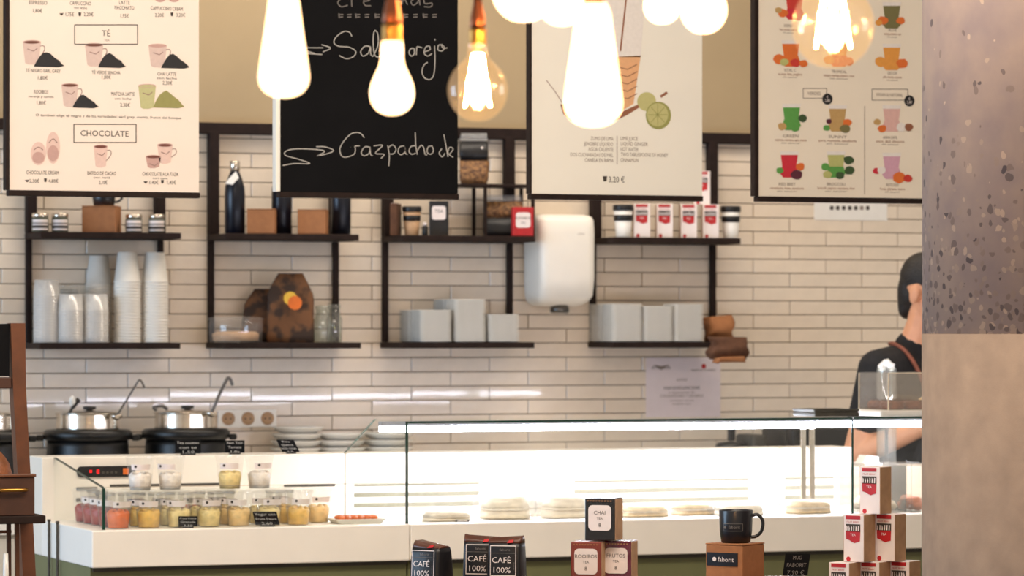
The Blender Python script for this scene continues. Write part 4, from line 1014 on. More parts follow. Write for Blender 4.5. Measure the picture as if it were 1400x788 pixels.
b3 = board('drink_poster', 'white poster of a hot lime drink hanging in the middle', 727, 960, (270.5, 272), 'board_white', 'dark_wood', .007)
pr = Print(b3)
cmat('p_peach', (232, 178, 132)); cmat('p_brown', (150, 96, 70)); cmat('p_lime', (158, 158, 92)); cmat('p_lime2', (196, 192, 132)); cmat('p_glass', (238, 232, 228))
mb = MB(); pr.poly(mb, [(786, -60), (886, -60), (876, 78), (796, 78)], 'p_glass'); pr.poly(mb, [(796, 80), (876, 76), (866, 142), (840, 158), (806, 150)], 'p_peach', 0)
for i in range(5): pr.line(mb, [(846, 92+i*10), (858, 95+i*10), (871, 88+i*10)], 1.2, 'p_brown', 1)
pr.line(mb, [(858, -20), (848, 70)], 2.2, 'p_brown', 2); mb.build('drink_print', b3)
mb = MB(); pr.line(mb, [(747, 110), (758, 124), (769, 141)], 1.0, 'p_mug_dark'); pr.poly(mb, [(766, 143), (771, 142), (776, 154), (786, 165), (780, 165), (770, 156)], 'p_brown'); pr.poly(mb, [(836, 166), (852, 152), (872, 143), (874, 147), (858, 157), (840, 166)], 'p_brown'); pr.poly(mb, [(902, 131), (911, 125), (913, 128), (904, 134)], 'p_brown'); mb.build('spice_print', b3)
mb = MB(); pr.ell(mb, 884, 139, 13, 13, 'p_lime2'); pr.ell(mb, 900, 158, 17.5, 19, 'p_lime', 1); pr.ell(mb, 899, 157, 14.5, 16, 'p_lime2', 2)
for i in range(8): pr.line(mb, [(899, 157), (899+13*math.cos(i*PI/4), 157+14.5*math.sin(i*PI/4))], .9, 'p_lime', 3)
mb.build('lime_print', b3)
mb = MB(); T = lambda s_, x, y, h, m_='ink', w_=None: pr.text(mb, s_, x, y, h, m_, w_)
for i, (l, lw, r, rw) in enumerate((('ZUMO DE LIMA', 32, 'LIME JUICE', 24), ('JENGIBRE L\u00cdQUIDO', 41, 'LIQUID GINGER', 38), ('AGUA CALIENTE', 35, 'HOT WATER', 25), ('DOS CUCHARADAS DE MIEL', 60, 'TWO TABLESPOONS OF HONEY', 66), ('CANELA EN RAMA', 40, 'CINNAMON', 25))):
    y = 192+i*7.4; T(l, 839-lw/2, y, 5, 'ink_grey', lw); T(r, 848+rw/2, y, 5, 'ink_grey', rw)
pr.line(mb, [(843.5, 186), (843.5, 225)], .8, 'ink_grey', 1)
T('3,20 \u20ac', 843, 249.5, 8, 'ink', 22); pr.poly(mb, [(824, 241), (830, 241), (829, 248), (825, 248)], 'ink', 1); mb.build('lettering', b3)

b4 = board('menu_board', 'cream fruit drink menu board hanging beside the pillar', 1037, 1285, (272.5, 277), 'board_cream', 'dark_wood', .014)
pr = Print(b4)
for nm, c in (('d_red', (204, 60, 50)), ('d_orange', (226, 116, 50)), ('d_amber', (232, 160, 74)), ('d_olive', (122, 116, 74)), ('d_green', (92, 160, 76)), ('d_dgreen', (60, 84, 50)), ('d_sand', (196, 160, 104)), ('d_pink', (226, 184, 178)), ('d_lilac', (216, 168, 190)), ('d_plum', (92, 38, 56)), ('d_crimson', (208, 44, 62)), ('d_lime', (188, 190, 120))): cmat(nm, c)
def smoothie(cx, cy, glass, low, fruits):
    mb = MB(); pr.poly(mb, [(cx-12, cy-19), (cx+12, cy-18), (cx+9, cy+4), (cx-9, cy+4)], glass); pr.poly(mb, [(cx-13, cy-21), (cx+13, cy-21), (cx+12, cy-16), (cx-12, cy-16)], 'p_glass', 1)
    pr.poly(mb, [(cx-10, cy), (cx+10, cy), (cx+13, cy+9), (cx+8, cy+15), (cx-8, cy+15), (cx-13, cy+9)], low, 1)
    mb.build('drink_print', b4); mb = MB()
    for i, (dx, dy, r, m_) in enumerate(fruits):
        mb = MB(); pr.ell(mb, cx+dx, cy+dy, r, r*.85, m_, 2+i, 12, .12); mb.build('fruit_print', b4)
smoothie(1086, 12, 'd_red', 'd_crimson', ((-16, 6, 7, 'd_orange'), (-22, 2, 5, 'd_sand'), (6, 12, 5, 'd_red')))
smoothie(1219, 24, 'd_olive', 'd_olive', ((-12, 4, 7, 'd_orange'), (12, 4, 6, 'd_orange'), (-18, 7, 5, 'd_amber')))
smoothie(1081, 76, 'd_orange', 'd_orange', ((-16, 5, 8, 'd_orange'), (-9, 9, 6, 'd_lime'), (6, 10, 7, 'd_red'), (17, 11, 6, 'd_orange')))
smoothie(1147, 76, 'd_amber', 'd_orange', ((-14, 6, 7, 'd_amber'), (13, 8, 7, 'd_orange')))
smoothie(1219, 81, 'd_amber', 'd_amber', ((-15, 4, 8, 'd_amber'), (14, 6, 8, 'd_orange'), (2, 10, 6, 'd_amber')))
smoothie(1082, 163, 'd_green', 'd_green', ((15, -1, 6, 'd_dgreen'), (-13, 10, 6, 'd_sand'), (5, 12, 6, 'd_green')))
smoothie(1145, 165, 'd_sand', 'd_sand', ((-15, 10, 5, 'd_green'), (13, 3, 6, 'd_orange'), (10, 11, 7, 'd_olive'), (-12, 1, 4, 'd_plum')))
smoothie(1219, 165, 'd_pink', 'd_pink', ((-13, 11, 6, 'd_orange'), (-20, 2, 5, 'd_sand'), (13, 9, 7, 'p_glass'), (23, 9, 6, 'p_brown')))
smoothie(1079, 228, 'd_crimson', 'd_crimson', ((15, 0, 6, 'd_orange'), (10, 11, 8, 'd_plum'), (-13, 5, 5, 'd_green')))
smoothie(1143, 228, 'd_lime', 'd_green', ((17, -9, 7, 'd_dgreen'), (18, 5, 7, 'd_dgreen'), (-15, 0, 6, 'd_green'), (-12, 11, 6, 'd_lime'), (5, 12, 6, 'd_dgreen')))
smoothie(1219, 230, 'd_lilac', 'd_lilac', ((-21, 4, 5, 'd_crimson'), (-14, 3, 6, 'p_glass'), (10, 13, 9, 'd_orange'), (22, 14, 6, 'd_red')))
mb = MB(); T = lambda s_, x, y, h, m_='ink_grey', w_=None: pr.text(mb, s_, x, y, h, m_, w_)
for (s1, s2, x, y, w2) in (('ENERGY', 'fresa, manzana, zanahoria', 1078, 37, 26), ('ALOE', 'naranja, zanahoria, soja', 1220, 43, 24), ('VITAL C', 'naranja, lima, jengibre', 1080, 98, 34), ('TROPICAL', 'mango, naranja, platano, coco', 1147, 100, 44), ('DETOX', 'pi\u00f1a, naranja, curcuma', 1220, 102, 27),
                           ('GREEN', 'espinaca, manzana, apio, menta', 1081, 188, 45), ('SUNNY', 'pera, manzana, zanahoria', 1145, 189, 54), ('AVENA DATIL', 'avena, datil, almendra', 1217, 190, 41), ('RED BEET', 'remolacha, fresa, zanahoria', 1076, 254, 48), ('BROCCOLI', 'brocoli, pepino, manzana, kiwi', 1143, 254, 53), ('FRUTOS ROJOS', 'fresa, platano, avena', 1220, 255, 36)):
    T(s1, x, y, 4, 'ink_grey', min(26, w2*.5)); T(s2, x, y+5, 3.4, 'p_brown', w2)
    T('sin azucar', x, y+8.6, 2.2, 'ink_grey', w2*.6)
T('VERDES', 1113, 130, 4.5, 'ink_grey', 19); T('VEGAN & NATURAL', 1216, 132, 4.5, 'ink_grey', 39)
mb.build('lettering', b4)
mb = MB(); pr.rect(mb, 1098, 121, 1130, 134.5, .9, 'ink_grey'); mb.build('heading_frame', b4); mb = MB(); pr.rect(mb, 1192, 122, 1241, 137, .9, 'ink_grey'); mb.build('heading_frame', b4); mb = MB(); pr.line(mb, [(1182, 145), (1182, 266)], .8, 'ink_grey', 1); mb.build('divider_line', b4)
for x, y in ((1131, 135.5), (1243, 138)):
    mb = MB(); pr.ell(mb, x, y, 7, 7.6, 'p_leaf', 3, 24)
    put_text(mb, '2,80', pr.at(x, y+4, 5), 4/S(x, YB), 'label_white', width=.018); put_text(mb, '\u20ac', pr.at(x, y-1, 5), 3.5/S(x, YB), 'label_white'); mb.build('price_dot', b4)

# ================================================================ PILLAR
RP, DP = .40, 8.7                                     # radius, distance; its left outline stands at picture column 1260
ap = ang(1260)+math.asin(RP/DP)
zs = EYE+(HOR-456.5)/F*DP
pil = thing('concrete_pillar', 'rough concrete pillar at the right edge', 'pillar', (DP*math.sin(ap), DP*math.cos(ap), 0))
MB().lathe([(RP, 0), (RP, zs*.5), (RP, zs)], 'concrete', 96).build('smooth_lower_shaft', pil)
MB().lathe([(RP-.0015, zs+.0002), (RP-.0015, 2.6), (RP-.0015, 3.7)], 'aggregate', 96).build('rough_upper_shaft', pil)

# ================================================================ FOREGROUND TABLE
ZTB = .872
XT0, XT1 = P(470, 780, 8.3).x, P(1258, 780, 8.3).x
t = thing('sales_table', 'wooden sales table below the coffee and tea goods', 'table', ((XT0+XT1)/2, 8.3, 0))
hw = (XT1-XT0)/2+.05
MB().bbox((-hw, -.28, ZTB-.035), (hw, .28, ZTB), 'wood_warm', .003).build('tabletop', t)
for sx in (-1, 1):
    for sy in (-1, 1): MB().bbox((sx*(hw-.06)-.03, sy*.22-.03, 0), (sx*(hw-.06)+.03, sy*.22+.03, ZTB-.0355), 'wood_deep', .004).build('leg', t)
YBK = 8.385
zpl = .9445
xr0, xr1 = P(768, 780, 8.3).x, P(1112, 780, 8.3).x
t = thing('display_riser', 'low wooden riser carrying the tea tins and mug box', 'stand', ((xr0+xr1)/2, YBK-.13, ZTB+.0004))
MB().bbox((-(xr1-xr0)/2, -.13, zpl-ZTB-.0164), ((xr1-xr0)/2, .13, zpl-ZTB-.0004), 'wood_warm', .002).build('top_board', t)
for X in (-.2, .2): MB().box((X-.012, -.12, 0), (X+.012, .12, zpl-ZTB-.0168), 'wood_deep').build('support', t)

# mug on its box
zt_ = zpl+.0004; YM = 8.31
t = kraft_box(1005, YM, zt_, .106, .0895, 'kraft box with black brand band under the dark mug', 31)
MB().box((-.049, -.0545, .034), (.040, -.0535, .067), 'black_mug').build('black_band', t)
mb = MB(); put_text(mb, 'faborit', Vector((.006, -.0549, .045)), .0115, 'label_white', width=.046)
mb.lathe([(.0055, 0), (.0055, .0004)], 'label_white', 14, (-.027, -.0546, .0505), ax=(0, -1, 0)); mb.build('lettering', t)
t = mug((P(1006, 700, YM).x, YM, zt_+.0900), fx(1006, 4), 'dark branded mug standing on the kraft box', .0425, .081)
mb = MB()
def on_mug(mb_, vs, fs, mat, r, yaw=0.):
    out = []
    for v in vs: a = v[0]/r+yaw; out.append((r*math.sin(a), -r*math.cos(a), v[1]))
    mb_.add(out, fs, mat)
vs_, fs_ = text_mesh('faborit'); k = .0085/.7
on_mug(mb, [(v.x*k*.9+.004, v.y*k+.036) for v in vs_], fs_, 'chalk_dim', .0425, -.12)
for (a0, b0, a1, b1_) in ((-.026, .030, .026, .0308), (-.026, .048, .026, .0488), (-.026, .030, -.0252, .0488), (.0252, .030, .026, .0488)):
    n = 8
    for i in range(n):
        u0, u1 = a0+(a1-a0)*i/n, a0+(a1-a0)*(i+1)/n
        on_mug(mb, [(u0, b0), (u1, b0), (u1, b1_), (u0, b1_)], [(0, 1, 2, 3)], 'chalk_dim', .0425, -.12)
on_mug(mb, [(-.021+.0035*math.cos(j), .039+.0035*math.sin(j)) for j in [2*PI*q/10 for q in range(10)]], [tuple(range(10))], 'chalk_dim', .0425, -.12)
mb.build('lettering', t)

# three tea tins
def tin(px, Y, z, mat, label, txt, rot):
    t = label_box(px, Y, z, .0755, .0755, .1035, mat, 'label_white', label, rot, 'tea_tin', .76, .60, .54, txt=((txt, .62, .009), ('TEA', .5, .006), ('8', .33, .009)))
    a = .03775
    MB().box((a+.0002, -a+.003, .002), (a+.001, a-.003, .1015), 'kraft_pale').build('side_panel', t)
    mb = MB()
    for i in range(9): mb.box((-.032+i*.0072, -a-.0008, .0955), (-.032+i*.0072+.004, -a-.0002, .0985), 'kraft'); 
    mb.build('top_band', t)
    MB().bbox((-a-.0022, -a-.0022, .0004), (a+.0022, a+.0022, .1044), 'cello', .003).build('cellophane', t)
    return t
YT = 8.28
tin(805.5, YT, zt_, 'rust_tin', 'rust red tea tin at the lower left of the trio', 'ROOIBOS', 12)
tin(846.5, YT, zt_, 'plum_tin', 'shiny plum tea tin at the lower right of the trio', 'FRUTOS', 12)
tin(825.5, YT, zt_+.1054, 'ink_tin', 'dark tea tin on top of the two others', 'CHAI', 15)

# chalk sign next to the mug
price_tag(1087, 786, YM, 34, 32, 'black chalk sign right of the mug box', ('MUG', 'FABORIT', '7,90 \u20ac'), lean=.12, z=zt_, ink='chalk_dim')

# coffee bags
def coffee_bag(px, Y, rot, label, h=.172, w_=.082, d=.075, seed=0):
    t = thing('coffee_bag', label, 'bag', spot(px, Y, ZTB+.0004), fx(px, rot), group='black coffee bags on the table')
    rings = []
    for q, kw, kd in ((0, 1.04, 1.05), (.05, 1.06, 1.08), (.4, 1.03, 1.02), (.7, 1.0, .94), (.88, .98, .84), (.94, .97, .76)):
        rings.append([p+Vector((0, mnoise.noise(p*30+Vector((seed, 0, 0)))*.002, 0)) for p in rr(w_*kw, d*kd, .008, h*q, 2)])
    MB().loft(rings, 'bag_black', True).build('bag_body', t)
    top = []; n = len(rings[-1])
    for q, kd, jz in ((.941, .74, 0), (.97, .6, .003), (1., .4, .006)):
        top.append([Vector((p.x*(1+.04*(q-.9)*10), p.y, p.z+jz*math.sin(p.x*140+seed)*1.2)) for p in rr(w_*.96, d*kd, .006, h*q, 2)])
    MB().loft(top, 'bag_brown', True).build('folded_top', t)
    MB().prism([(.008, -d*.40, h*.945), (.022, -d*.38, h*.95), (.023, -d*.30, h*.985), (.012, -d*.30, h*.98)], (0, -.002, .0), 'red').build('red_seal', t)
    yk = -d*.52
    def pl(x, z): return Vector((x, -d*(.525-.06*max(0, (z-.4))/.5)-.0022, z*h))
    mb = MB(); a, z_a, z_b = .032, .53, .905
    for (x0_, q0, x1_, q1) in ((-a, z_a, a, z_a+.01), (-a, z_b, a, z_b+.01), (-a, z_a, -a+.0014, z_b), (a-.0014, z_a, a, z_b), (-a, .815, a, .82)):
        mb.flat([pl(x0_, q0), pl(x1_, q0), pl(x1_, q1), pl(x0_, q1)], 'label_white' if q0 != .815 else 'chalk_dim')
    mb.build('label_frame', t)
    mb = MB(); up = (pl(0, .8)-pl(0, .3)).normalized()
    put_text(mb, 'CAF\u00c9', pl(-.004, .695)+Vector((0, -.0004, 0)), .0135, 'label_white', uz=up, width=.046)
    put_text(mb, '100%', pl(-.004, .57)+Vector((0, -.0004, 0)), .0135, 'label_white', uz=up, width=.042)
    put_text(mb, 'faborit', pl(.004, .845)+Vector((0, -.0004, 0)), .006, 'chalk_dim', uz=up, width=.026)
    put_text(mb, 'ARABICA', pl(.0285, .655)+Vector((0, -.0004, 0)), .0032, 'chalk_dim', ux=up, uz=Vector((-1, 0, 0)))
    mb.build('lettering', t)
    MB().prism([pl(-.034, .36), pl(.034, .36), pl(.034, .50), pl(-.034, .50)], (0, -.0006, 0), 'label_white' if seed != 1 else 'kraft_pale').build('lower_strip', t)
YCB = 8.30
coffee_bag(590, YCB, 33, 'black coffee bag standing alone at the left', .178, seed=0)
coffee_bag(659, YCB+.045, 12, 'black coffee bag half hidden behind another bag', .188, seed=1)
coffee_bag(693, YCB-.05, 14, 'black coffee bag in front of a second one', .190, seed=2)

# pyramid of berry tea boxes
YBX = 8.17
rzb = fx(1195, 30)
def bx(px, lev, label): berry_box(px, YBX, ZTB+.0004+lev*.1176, label, rz=rzb)
bx(1155, 0, 'berry tea box at the left of the bottom row'); bx(1196, 0, 'berry tea box in the middle of the bottom row'); bx(1237, 0, 'berry tea box at the right of the bottom row')
bx(1175, 1, 'left berry tea box in the middle row of the pyramid'); bx(1217, 1, 'right berry tea box in the middle row of the pyramid')
bx(1197, 2, 'berry tea box at the top of the pyramid by the pillar')

# ================================================================ WOODEN STAND AT THE LEFT
YS = 9.3
def sp(px, py, Y=YS): return P(px, py, Y)
base = Vector((sp(0, 788).x, YS, 0))
t = thing('wooden_stand', 'brown wooden stand with black slate panel at the left edge', 'stand', base)
def post(pts, w_, d, mat, nm):
    rings = []
    for (px, py, wpx) in pts:
        p = sp(px, py)-base; wm = wpx/S(px, YS)
        z = p.z if py < 1000 else 0
        rings.append([Vector((p.x-wm/2, -d/2, z)), Vector((p.x+wm/2, -d/2, z)), Vector((p.x+wm/2, d/2, z)), Vector((p.x-wm/2, d/2, z))])
    MB().loft(rings, mat).build(nm, t)
post([(50, 1200, 19), (37.5, 788, 18), (33, 700, 18), (24, 530, 18), (22, 442, 20)], 0, .045, 'wood_warm', 'post')
post([(-158, 1200, 18), (-146, 788, 18), (-134, 530, 18), (-132, 442, 20)], 0, .045, 'wood_warm', 'post')
a, b = sp(-122, 515)-base, sp(12, 443)-base
MB().box((a.x+.001, -.012, a.z), (b.x-.001, .012, b.z), 'chalkboard').build('slate_panel', t)
a, b = sp(-122, 532)-base, sp(14, 516)-base
MB().bbox((a.x, -.02, a.z), (b.x-.001, .02, b.z), 'wood_deep', .002).build('cross_bar', t)
a, b = sp(-128, 714)-base, sp(38, 700)-base
MB().bbox((a.x, -.2, a.z), (b.x, -.024, b.z), 'dark_wood', .003).build('shelf', t)
a, b = sp(-120, 699, YS-.11), sp(37, 640, YS-.11)
t2 = thing('wooden_crate', 'brown wooden drawer crate on the stand at the left edge', 'crate', ((a.x+b.x)/2, YS-.11, (sp(38, 700)).z+.0006))
w_, h = b.x-a.x, b.z-a.z
MB().bbox((-w_/2, -.085, 0), (w_/2, -.07, h-.008), 'wood_deep', .002).build('front_board', t2)
MB().bbox((-w_/2, .065, 0), (w_/2, .08, h-.008), 'wood_deep', .002).build('back_board', t2)
for sg in (-1, 1): MB().bbox((sg*(w_/2-.008)-.0075, -.0695, 0), (sg*(w_/2-.008)+.0075, .0645, h-.008), 'wood_deep', .002).build('side_board', t2)
MB().bbox((-w_/2-.003, -.09, h-.0076), (w_/2+.003, -.064, h), 'wood_warm', .002).build('top_lip', t2)
for cx_ in (-.09, .09): MB().tube(spline([(cx_-.03, -.086, h*.62), (cx_-.03, -.098, h*.62), (cx_+.03, -.098, h*.62), (cx_+.03, -.086, h*.62)], 3), .005, 'brass', 8).build('pull_handle', t2)
p = sp(0, 640, YS-.11)
for i in range(3):
    tb = thing('bread_loaf', ['dark bread loaf in the crate nearest the post', 'dark bread loaf in the middle of the crate', 'dark bread loaf in the crate at the frame edge'][i], 'bread', (b.x-.085-.1*i, YS-.112, t2.location.z+.0004), 0)
    MB().ball((0, 0, .080), (.046, .058, .080), 'pastry', 16, 10, .12, i+2).build('crust', tb)
    MB().tube(spline([(-.02, -.02, .150), (0, 0, .161), (.02, .02, .150)], 4), .004, 'bread_pale', 6).build('score_line', tb)
for px, wpx, m_ in ((12, 4.5, 'wood_deep'), (23, 5, 'wood_warm')):
    p0, p1 = sp(px, 716, YS-.05)-base, sp(px+2, 788, YS-.05)-base
    MB().prism([(p0.x-.005, -.055, p0.z), (p0.x+.005, -.055, p0.z), (p0.x+.012, -.055, 0), (p0.x+.002, -.055, 0)], (0, .012, 0), m_).build('slat', t)
MB().bbox(((sp(-120, 726)-base).x, -.05, (sp(10, 728)-base).z), ((sp(10, 726)-base).x, -.046, (sp(10, 724)-base).z), 'wood_warm', .001).build('cross_rod', t)
t = thing('metal_rod', 'pale upright rod standing under the wooden stand', 'rod', (sp(8, 800, YS-.14).x, YS-.14, 0))
zt2 = sp(8, 757, YS-.14).z
MB().tube([(0, 0, .02), (0, 0, zt2-.05), (0, 0, zt2)], [.004, .0075, .006], 'porcelain', 8).build('shaft', t)
MB().lathe([(.001, 0), (.006, .02)], 'steel', 8).build('tip', t)

# ================================================================ PENDANT BULBS
def bulb(px, pyb, wpx, D, kind, label, glow=True):
    """kind: 'drop' (tapering Edison), 'pear', 'globe'; D = glass diameter in metres -> distance from its size in the picture"""
    Z = F*D/wpx; u = (px-700)/F
    loc = Vector((Z*(SN+u*CS), Z*(CS-u*SN), EYE+(HOR-pyb)/F*Z))
    t = thing('pendant_bulb', label, 'lamp', loc, -ang(px), group='bare filament bulbs hanging on cords')
    R = D/2
    if kind == 'drop': prof = [(0, 0), (.35, .04), (.68, .18), (.92, .45), (1, .78), (.97, 1.15), (.87, 1.9), (.75, 2.7), (.64, 3.5), (.57, 4.0), (.44, 4.3)]; hb = 4.3
    elif kind == 'pear': prof = [(0, 0), (.4, .06), (.76, .3), (.95, .65), (1, 1.0), (.94, 1.4), (.76, 1.85), (.58, 2.25), (.50, 2.65), (.50, 3.1), (.46, 3.4)]; hb = 3.4
    else: prof = [(0, 0), (.38, .06), (.72, .3), (.93, .65), (1, 1.02), (.95, 1.36), (.80, 1.68), (.58, 1.92), (.40, 2.1), (.33, 2.35), (.32, 2.6)]; hb = 2.6
    ps = spline([(r*R, z*R) for r, z in prof], 3)
    MB().lathe([(max(p.x, 1e-4), p.y) for p in ps], 'glow_glass' if glow else 'amber_glass', 28, caps=False).build('glass_envelope', t)
    H = hb*R; mb = MB(); n = 6
    for i in range(n):
        a, b_ = 2*PI*i/n, 2*PI*(i+.5)/n; r0, r1 = R*.16, R*(.42 if kind != 'globe' else .48)
        mb.tube([(r0*math.cos(a), r0*math.sin(a), H*.86), (r1*math.cos(b_), r1*math.sin(b_), H*.2), (r0*math.cos(a+2*PI/n), r0*math.sin(a+2*PI/n), H*.86)], .0016, 'filament', 5)
    mb.build('filament', t)
    MB().lathe([(.004, H*.84), (.006, H*.9), (.010, H*.98)], 'glow_glass' if glow else 'amber_glass', 12, caps=False).build('glass_stem', t)
    rb = .0135
    MB().lathe([(rb, H-.003)]+[(rb+(.0008 if i % 2 else -.0006), H+.003*i) for i in range(1, 8)]+[(rb*.7, H+.026)], 'brass', 20).build('screw_base', t)
    MB().lathe([(.0128, H+.0262), (.0132, H+.028), (.0115, H+.042), (.0075, H+.062), (.005, H+.085)], 'copper', 20).build('lamp_holder', t)
    MB().tube([(0, 0, H+.072), (0, 0, 3.7-loc.z)], .0032, 'cord', 6).build('cord', t)
bulb(388, 133, 67, .064, 'drop', 'glowing teardrop bulb in front of the chalkboard left edge')
bulb(536, 157, 59, .060, 'pear', 'glowing pear-shaped bulb in front of the chalkboard lettering')
bulb(653, 166, 82, .095, 'globe', 'clear amber globe bulb right of the chalkboard', False)
bulb(811, 173, 78, .075, 'drop', 'large glowing teardrop bulb before the lime drink poster')
bulb(716, 30, 88, .095, 'globe', 'large glowing globe bulb cut off by the top edge, left one')
bulb(768, 35, 62, .064, 'pear', 'glowing bulb between the large globe and the large teardrop')
bulb(905, 33, 50, .060, 'pear', 'small glowing bulb at the top over the poster right side')
bulb(962, 46, 63, .070, 'globe', 'glowing round bulb at the poster right edge')
bulb(1139, 93, 112, .125, 'globe', 'biggest clear globe bulb before the fruit drink board', False)

# ================================================================ PERSON BEHIND THE CASE
def chain(mb, pts, mat, sp=.3, seg=12, rg=8):
    """closed balls strung along joints, radii blended between them; fused afterwards into one skin"""
    pts = [(Vector(p), Vector(r) if isinstance(r, tuple) else Vector((r, r, r))) for p, r in pts]
    for (p0, r0), (p1, r1) in zip(pts, pts[1:]):
        n = max(1, int((p1-p0).length/(min(min(r0), min(r1))*sp)))
        for k in range(n+1):
            t_ = k/n; c = p0.lerp(p1, t_); r = r0.lerp(r1, t_); mb.ball(c, tuple(r), mat, seg, rg)
def fuse(mb, name, parent, mat, voxel, smooth=4):
    me = mb.mesh('tmp'); ob = bpy.data.objects.new('tmp', me); col.objects.link(ob)
    r = ob.modifiers.new('r', 'REMESH'); r.mode = 'VOXEL'; r.voxel_size = voxel; r.use_smooth_shade = True
    s_ = ob.modifiers.new('s', 'SMOOTH'); s_.factor = .5; s_.iterations = smooth
    dg = bpy.context.evaluated_depsgraph_get(); out = bpy.data.meshes.new_from_object(ob.evaluated_get(dg))
    bpy.data.objects.remove(ob)
    out.materials.clear(); out.materials.append(MATS[mat])
    o = bpy.data.objects.new(name, out); col.objects.link(o); o.parent = parent
    for p in out.polygons: p.use_smooth = True
    return o
YPN = 11.2
pp = P(1246, 448, YPN)
# the thing's local axes: +X = where he faces (image right, turned 35 degrees to the camera), -Y = his right hand side
per = thing('person', 'person in black T-shirt and apron with brown strap behind the case', 'person', (pp.x, YPN, 0), -ang(1246)-math.radians(35))
mb = MB(); arm = {}
chain(mb, [((0, 0, .93), (.11, .15, .10)), ((0, 0, 1.08), (.10, .135, .10)), ((-.01, 0, 1.28), (.115, .16, .10)), ((-.005, 0, 1.41), (.09, .15, .07))], 'skin')
chain(mb, [((0, 0, 1.44), .07), ((.012, 0, 1.50), .058), ((.045, 0, 1.58), .055), ((.06, 0, 1.64), .056)], 'skin')
def elbow(sd): return (-.070, -.235, 1.140) if sd < 0 else (-.03, .225, 1.165)
for sd in (-1, 1):
    el = elbow(sd); wr = (.19, -.15, 1.25) if sd < 0 else (.19, .10, 1.20)
    chain(mb, [((-.005, sd*.10, 1.43), .066), ((-.005, sd*.185, 1.425), .060), ((-.03, sd*.205, 1.30), .050), (el, .041)], 'skin')
    m2 = tuple(el[i]*.62+wr[i]*.38 for i in range(3)); chain(mb, [(el, .041), (m2, .043), (wr, .028)], 'skin')
    arm[sd] = (Vector(wr), (Vector(wr)-Vector(el)).normalized())
    chain(mb, [((0, sd*.09, .90), .095), ((.02, sd*.105, .50), .060), ((-.01, sd*.105, .33), .056), ((-.015, sd*.11, .09), .040)], 'skin')
    chain(mb, [((-.03, sd*.11, .046), .044), ((.06, sd*.115, .045), .043), ((.17, sd*.12, .034), .032)], 'skin')
for sd in (-1, 1):                                     # palms and fingers
    wr, d = arm[sd]; side = d.cross(Vector((0, 0, 1))).normalized()*(1 if sd < 0 else -1)
    up2 = Vector((0, 0, 1)); up2 = (up2-d*up2.dot(d)).normalized()
    for off in (.026, .009, -.009, -.026): chain(mb, [(wr+up2*off*.4, .017), (wr+d*.08+up2*off, .0145)], 'skin')
    for off, L in ((.028, .070), (.010, .078), (-.009, .072), (-.027, .058)):
        b0 = wr+d*.078+up2*off*1.08; b1 = b0+d*L*.45+up2*off*.1; b2_ = b1+d*L*.3-side*.014; b3_ = b2_+d*L*.2-side*.018
        chain(mb, [(b0, .0092), (b1, .0086), (b2_, .0080), (b3_, .0072)], 'skin', .5, 8, 6)
    b0 = wr+d*.03+up2*.022; chain(mb, [(b0, .014), (b0+d*.028+up2*.030, .0105), (b0+d*.058+up2*.040, .0085)], 'skin', .5, 8, 6)
HC = Vector((.072, 0, 1.695))                           # head, face towards +X, bowed a little
tilt = Matrix.Rotation(math.radians(14), 3, 'Y')
def hv(x, y, z): return HC+tilt @ Vector((x, y, z))
def hball(c, r, mat='skin', seg=18, rg=12):
    tmp = MB().ball((0, 0, 0), r, mat, seg, rg); mb.add([hv(v[0]+c[0], v[1]+c[1], v[2]+c[2]) for v in tmp.v], tmp.f, mat, True)
hball((-.012, 0, .025), (.095, .076, .09)); hball((.025, 0, -.035), (.068, .062, .085)); hball((.05, 0, -.085), (.035, .04, .03))
hball((.094, 0, -.018), (.018, .014, .026)); hball((.088, 0, -.062), (.012, .024, .008)); hball((.086, 0, -.074), (.012, .02, .008))
for sd in (-1, 1): hball((.078, sd*.032, .012), (.014, .018, .008)); hball((-.002, sd*.078, -.015), (.020, .010, .033))
body = fuse(mb, 'body', per, 'skin', .005, 3)
mb = MB()
for sd in (-1, 1):
    tmp = MB().ball((0, 0, 0), .0105, 'porcelain', 10, 8); mb.add([hv(v[0]+.082, v[1]+sd*.032, v[2]+.0) for v in tmp.v], tmp.f, 'porcelain', True)
    tmp = MB().ball((0, 0, 0), .005, 'hair', 8, 6); mb.add([hv(v[0]+.0905, v[1]+sd*.032, v[2]+.0) for v in tmp.v], tmp.f, 'hair', True)
mb.build('eyes', per)
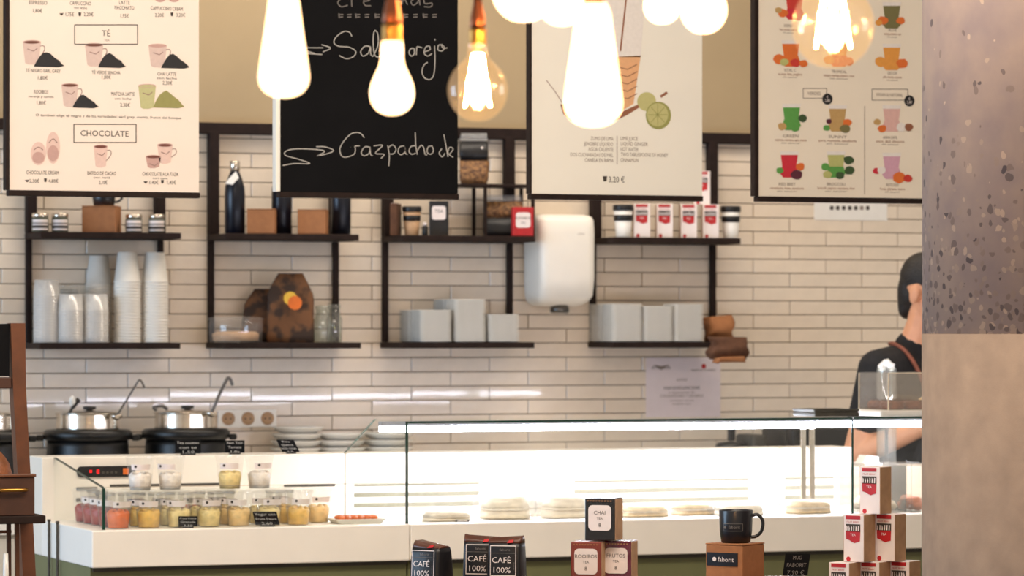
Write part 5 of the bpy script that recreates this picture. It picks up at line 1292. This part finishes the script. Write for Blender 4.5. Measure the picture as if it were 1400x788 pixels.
# hair cap: short at the neck, over the crown, above the ears
mb = MB()
def hair(c, r, jig=.05, seed=1):
    tmp = MB().ball((0, 0, 0), r, 'hair', 22, 14, jig, seed); mb.add([hv(v[0]+c[0], v[1]+c[1], v[2]+c[2]) for v in tmp.v], tmp.f, 'hair', True)
hair((-.02, 0, .045), (.099, .080, .083)); hair((-.052, 0, -.01), (.060, .069, .085), .05, 3); hair((.035, 0, .088), (.060, .062, .036), .1, 5); hair((-.066, 0, -.055), (.036, .052, .062), .06, 7)
fuse(mb, 'hair', per, 'hair', .006, 2)
# T-shirt
mb = MB()
chain(mb, [((0, 0, .93), (.135, .168, .08)), ((0, 0, 1.08), (.122, .156, .10)), ((-.01, 0, 1.28), (.134, .176, .10)), ((-.005, 0, 1.41), (.105, .160, .075))], 'shirt')
chain(mb, [((-.005, 0, 1.42), .09), ((.008, 0, 1.495), .070)], 'shirt')
for sd in (-1, 1):
    el = Vector(elbow(sd)); chain(mb, [((-.005, sd*.09, 1.430), .080), ((-.005, sd*.185, 1.425), .073), ((-.03, sd*.205, 1.30), .066), (Vector((-.03, sd*.205, 1.30)).lerp(el, .22), .066)], 'shirt')
fuse(mb, 'shirt', per, 'shirt', .007, 4)
mb = MB()
for sd in (-1, 1): chain(mb, [((0, sd*.05, .95), (.122, .12, .06)), ((0, sd*.085, .88), (.115, .108, .1)), ((.02, sd*.105, .50), .076), ((-.008, sd*.106, .3), .071), ((-.012, sd*.11, .11), .066)], 'trousers')
fuse(mb, 'trousers', per, 'trousers', .009, 3)
# apron: bib and skirt in front, brown neck strap
mb = MB(); n = 12
def apr(a, z, r): return Vector((r[0]*math.cos(a), r[1]*math.sin(a), z))
rows = [(.45, (.20, .20), 1.2), (.80, (.20, .20), 1.2), (1.05, (.185, .185), 1.1), (1.2, (.19, .19), .8), (1.34, (.185, .19), .62)]
for k in range(len(rows)-1):
    (z0_, r0, s0), (z1_, r1, s1) = rows[k], rows[k+1]
    for i in range(n):
        q = lambda j, z, r, s_: apr(-s_+2*s_*j/n, z, r)
        mb.flat([q(i, z0_, r0, s0), q(i+1, z0_, r0, s0), q(i+1, z1_, r1, s1), q(i, z1_, r1, s1)], 'shirt')
mb.build('apron', per)
mb = MB()
for sd in (-1, 1):
    pts = spline([(-.066, sd*.012, 1.515), (-.045, sd*.062, 1.514), (.0, sd*.100, 1.514), (.050, sd*.106, 1.489), (.094, sd*.104, 1.435), (.140, sd*.10, 1.34)], 5)
    mb.tube(pts, .0075, 'strap', 8)
mb.build('neck_strap', per)
